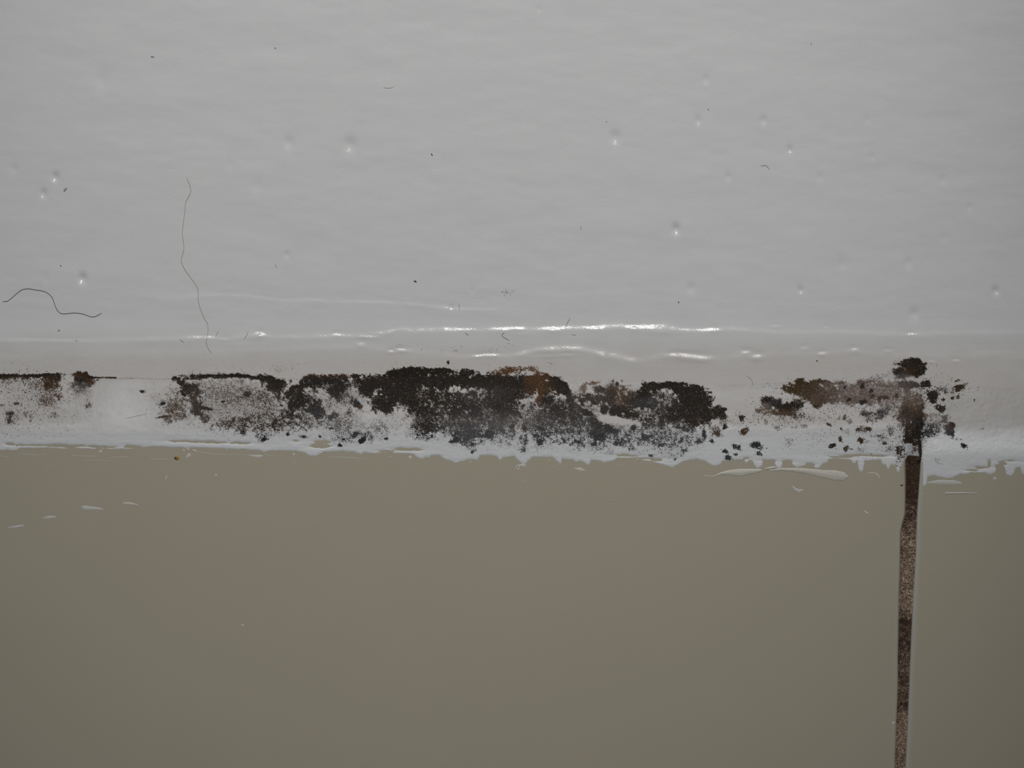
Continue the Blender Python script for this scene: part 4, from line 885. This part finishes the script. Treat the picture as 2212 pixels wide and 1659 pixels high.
for lab, pts, r in [
        ('hooked grey fibre on the glossy strip under the brightest glints', [(1090, 718), (1085, 720), (1083, 725), (1087, 729), (1093, 731), (1101, 736)], .7),
        ('short straight fibre crossing the row of glints', [(1232, 686), (1226, 697), (1221, 706), (1220, 713)], .55),
        ('small curved fibre low on the white sealant under the blotchy patch', [(1282, 983), (1284, 976), (1289, 971), (1297, 969.5), (1306, 971.5)], .6),
        ('short slanted fibre left of the first bright glint', [(536, 715), (533, 725), (527, 732)], .5),
        ('tiny fibre at the left end of the brightest glint', [(1005, 718), (1008, 721), (1012, 725)], .7),
        ('curled fibre on the upper right of the white paint', [(1643, 358), (1648, 358.5), (1652, 356), (1656, 357), (1659, 362), (1663, 367)], .6),
        ('faint bluish fibre near the top middle of the paint', [(828, 189), (838, 191), (846, 190), (851, 187)], .5),
        ('tiny upright fibre near the top right of the paint', [(1753, 92), (1752, 97)], .8),
        ('thin fibre lying on the pale sealant left of the pepper-speckled patch', [(272, 904), (285, 901), (300, 897.5), (318, 894)], .45),
        ('small bent fibre beside the faint upper glint', [(990, 655), (993, 662), (992, 670)], .5),
        ('tiny fibre above the pepper-speckled patch arch', [(519, 796), (523, 801), (529, 808)], .45),
        ('curled fibre on the paint between the rounded and purplish patches', [(1612, 812), (1622, 818), (1627, 827), (1624, 834)], .4),
        ('straight fibre on the paint right of the oval colony', [(2024, 784), (2023, 793)], .5),
        ('short fibre at the foot of the long reddish hair', [(472, 714), (466, 727)], .45),
        ('small grey fibre in the empty paint above the faint upper glint', [(594, 570), (596, 575), (598, 579)], .5),
        ('tiny fibre at the centre right of the paint', [(1254, 489), (1256, 493), (1254, 497)], .5),
        ('faint fibre lying on the gloss strip right of the hooked fibre', [(1234, 722), (1240, 723.5), (1245, 724.5)], .45),
        ('bent fibre next to the row of glints at left', [(388, 732), (392, 736), (397, 740)], .6)]:
    hair('lint_fibre', pts, r * .8, mat_fibre, lab, 'lint', LINT)

GR = 'dark grit on the paint'
for lab, pts, m in [
        ('black grit speck on the white paint above the faint glints', [(896, 607.5, 2.2), (899, 609, 1.4)], mat_dirt),
        ('grey speck near the top left of the paint', [(327, 122.5, 1.8), (332, 123, 1.6)], mat_flake),
        ('grey fleck beside the pair of pits at the left', [(143, 407, 2.0), (139, 412, 2.2)], mat_flake),
        ('tiny dark speck at the top of the paint', [(594.5, 104, 1.4)], mat_dirt),
        ('tiny brown speck right of the top middle of the paint', [(932, 333, 1.4), (934, 336, 1.0)], mat_dirt),
        ('tiny dark speck above the right-hand pits', [(1530, 237, 1.3)], mat_dirt),
        ('tiny dark speck left of the right-hand pits', [(1310, 263, 1.1)], mat_dirt),
        ('tiny dark speck below the strongest pit', [(1466, 653, 1.6)], mat_dirt),
        ('tiny speck lower left on the paint', [(131, 574, 1.4)], mat_dirt),
        ('dark speck on the gloss strip above the purplish patch', [(1765, 779.5, 1.8)], mat_dirt),
        ('brownish speck at the left on the gloss strip', [(126, 714.5, 1.6), (129, 713, 1.2)], mat_flake),
        ('second brownish speck at the left on the gloss strip', [(165, 735.5, 1.6)], mat_flake)]:
    stroke('grit_speck', pts, m, lab, 'speck', 1.4, step=.4, group=GR, noise=.2)

# rough flaking patch
n = 26
fx = 1094 + 9 * rng.standard_normal(n) * .6; fy = 631 + 6 * rng.standard_normal(n) * .6
a_, b_, c_ = specks(fx, fy, .8 + 1.0 * rng.random(n), np.array([.40, .40, .385])[None] * (.6 + .5 * rng.random((n, 1))), sides=6, tall=.5)
mesh_obj('paint_flake', a_, b_, mat_mould, smooth=False, stain=c_, label='small rough flaking patch on the white paint above the brightest glints', category='paint flake')

# fine dust, nobody could count it
n = 1500
dx = rng.random(n) * 2330 - 60; dy = 700 + 118 * rng.random(n) ** .7
n2 = 330
dx = np.concatenate([dx, 2010 + 260 * rng.random(n2)]); dy = np.concatenate([dy, 740 + 240 * rng.random(n2)])
n3 = 110
dx = np.concatenate([dx, rng.random(n3) * 2212]); dy = np.concatenate([dy, rng.random(n3) * 700])
cl = [(858, 750, 14, 7, 22), (955, 752, 45, 6, 16), (1068, 757, 30, 8, 24), (1050, 787, 8, 3, 6), (1105, 746, 14, 4, 12), (985, 757, 8, 5, 10), (855, 785, 4, 6, 8), (970, 787, 10, 5, 10), (645, 788, 20, 10, 14), (1190, 785, 18, 2, 14)]
sz = np.concatenate([np.full(n, .6), np.full(n2, .6), np.full(n3, .55)])
for (cx, cy, sx_, sy_, m) in cl:
    dx = np.concatenate([dx, cx + sx_ * (rng.random(m) - .5) * 2]); dy = np.concatenate([dy, cy + sy_ * (rng.random(m) - .5) * 2]); sz = np.concatenate([sz, np.full(m, 1.15)])
dr = sz * (.6 + .7 * rng.random(len(dx)) ** 2)
base = np.where(sz[:, None] > 1, np.array([.05, .045, .035])[None], np.array([.34, .27, .22])[None])
a_, b_, c_ = specks(dx, dy, dr, base * (.5 + .8 * rng.random((len(dx), 1))), sides=5, tall=.4)
mesh_obj('dust', a_, b_, mat_mould, smooth=False, stain=c_, label='fine brownish dust specks scattered over the glossy white paint', category='dust', kind='stuff')
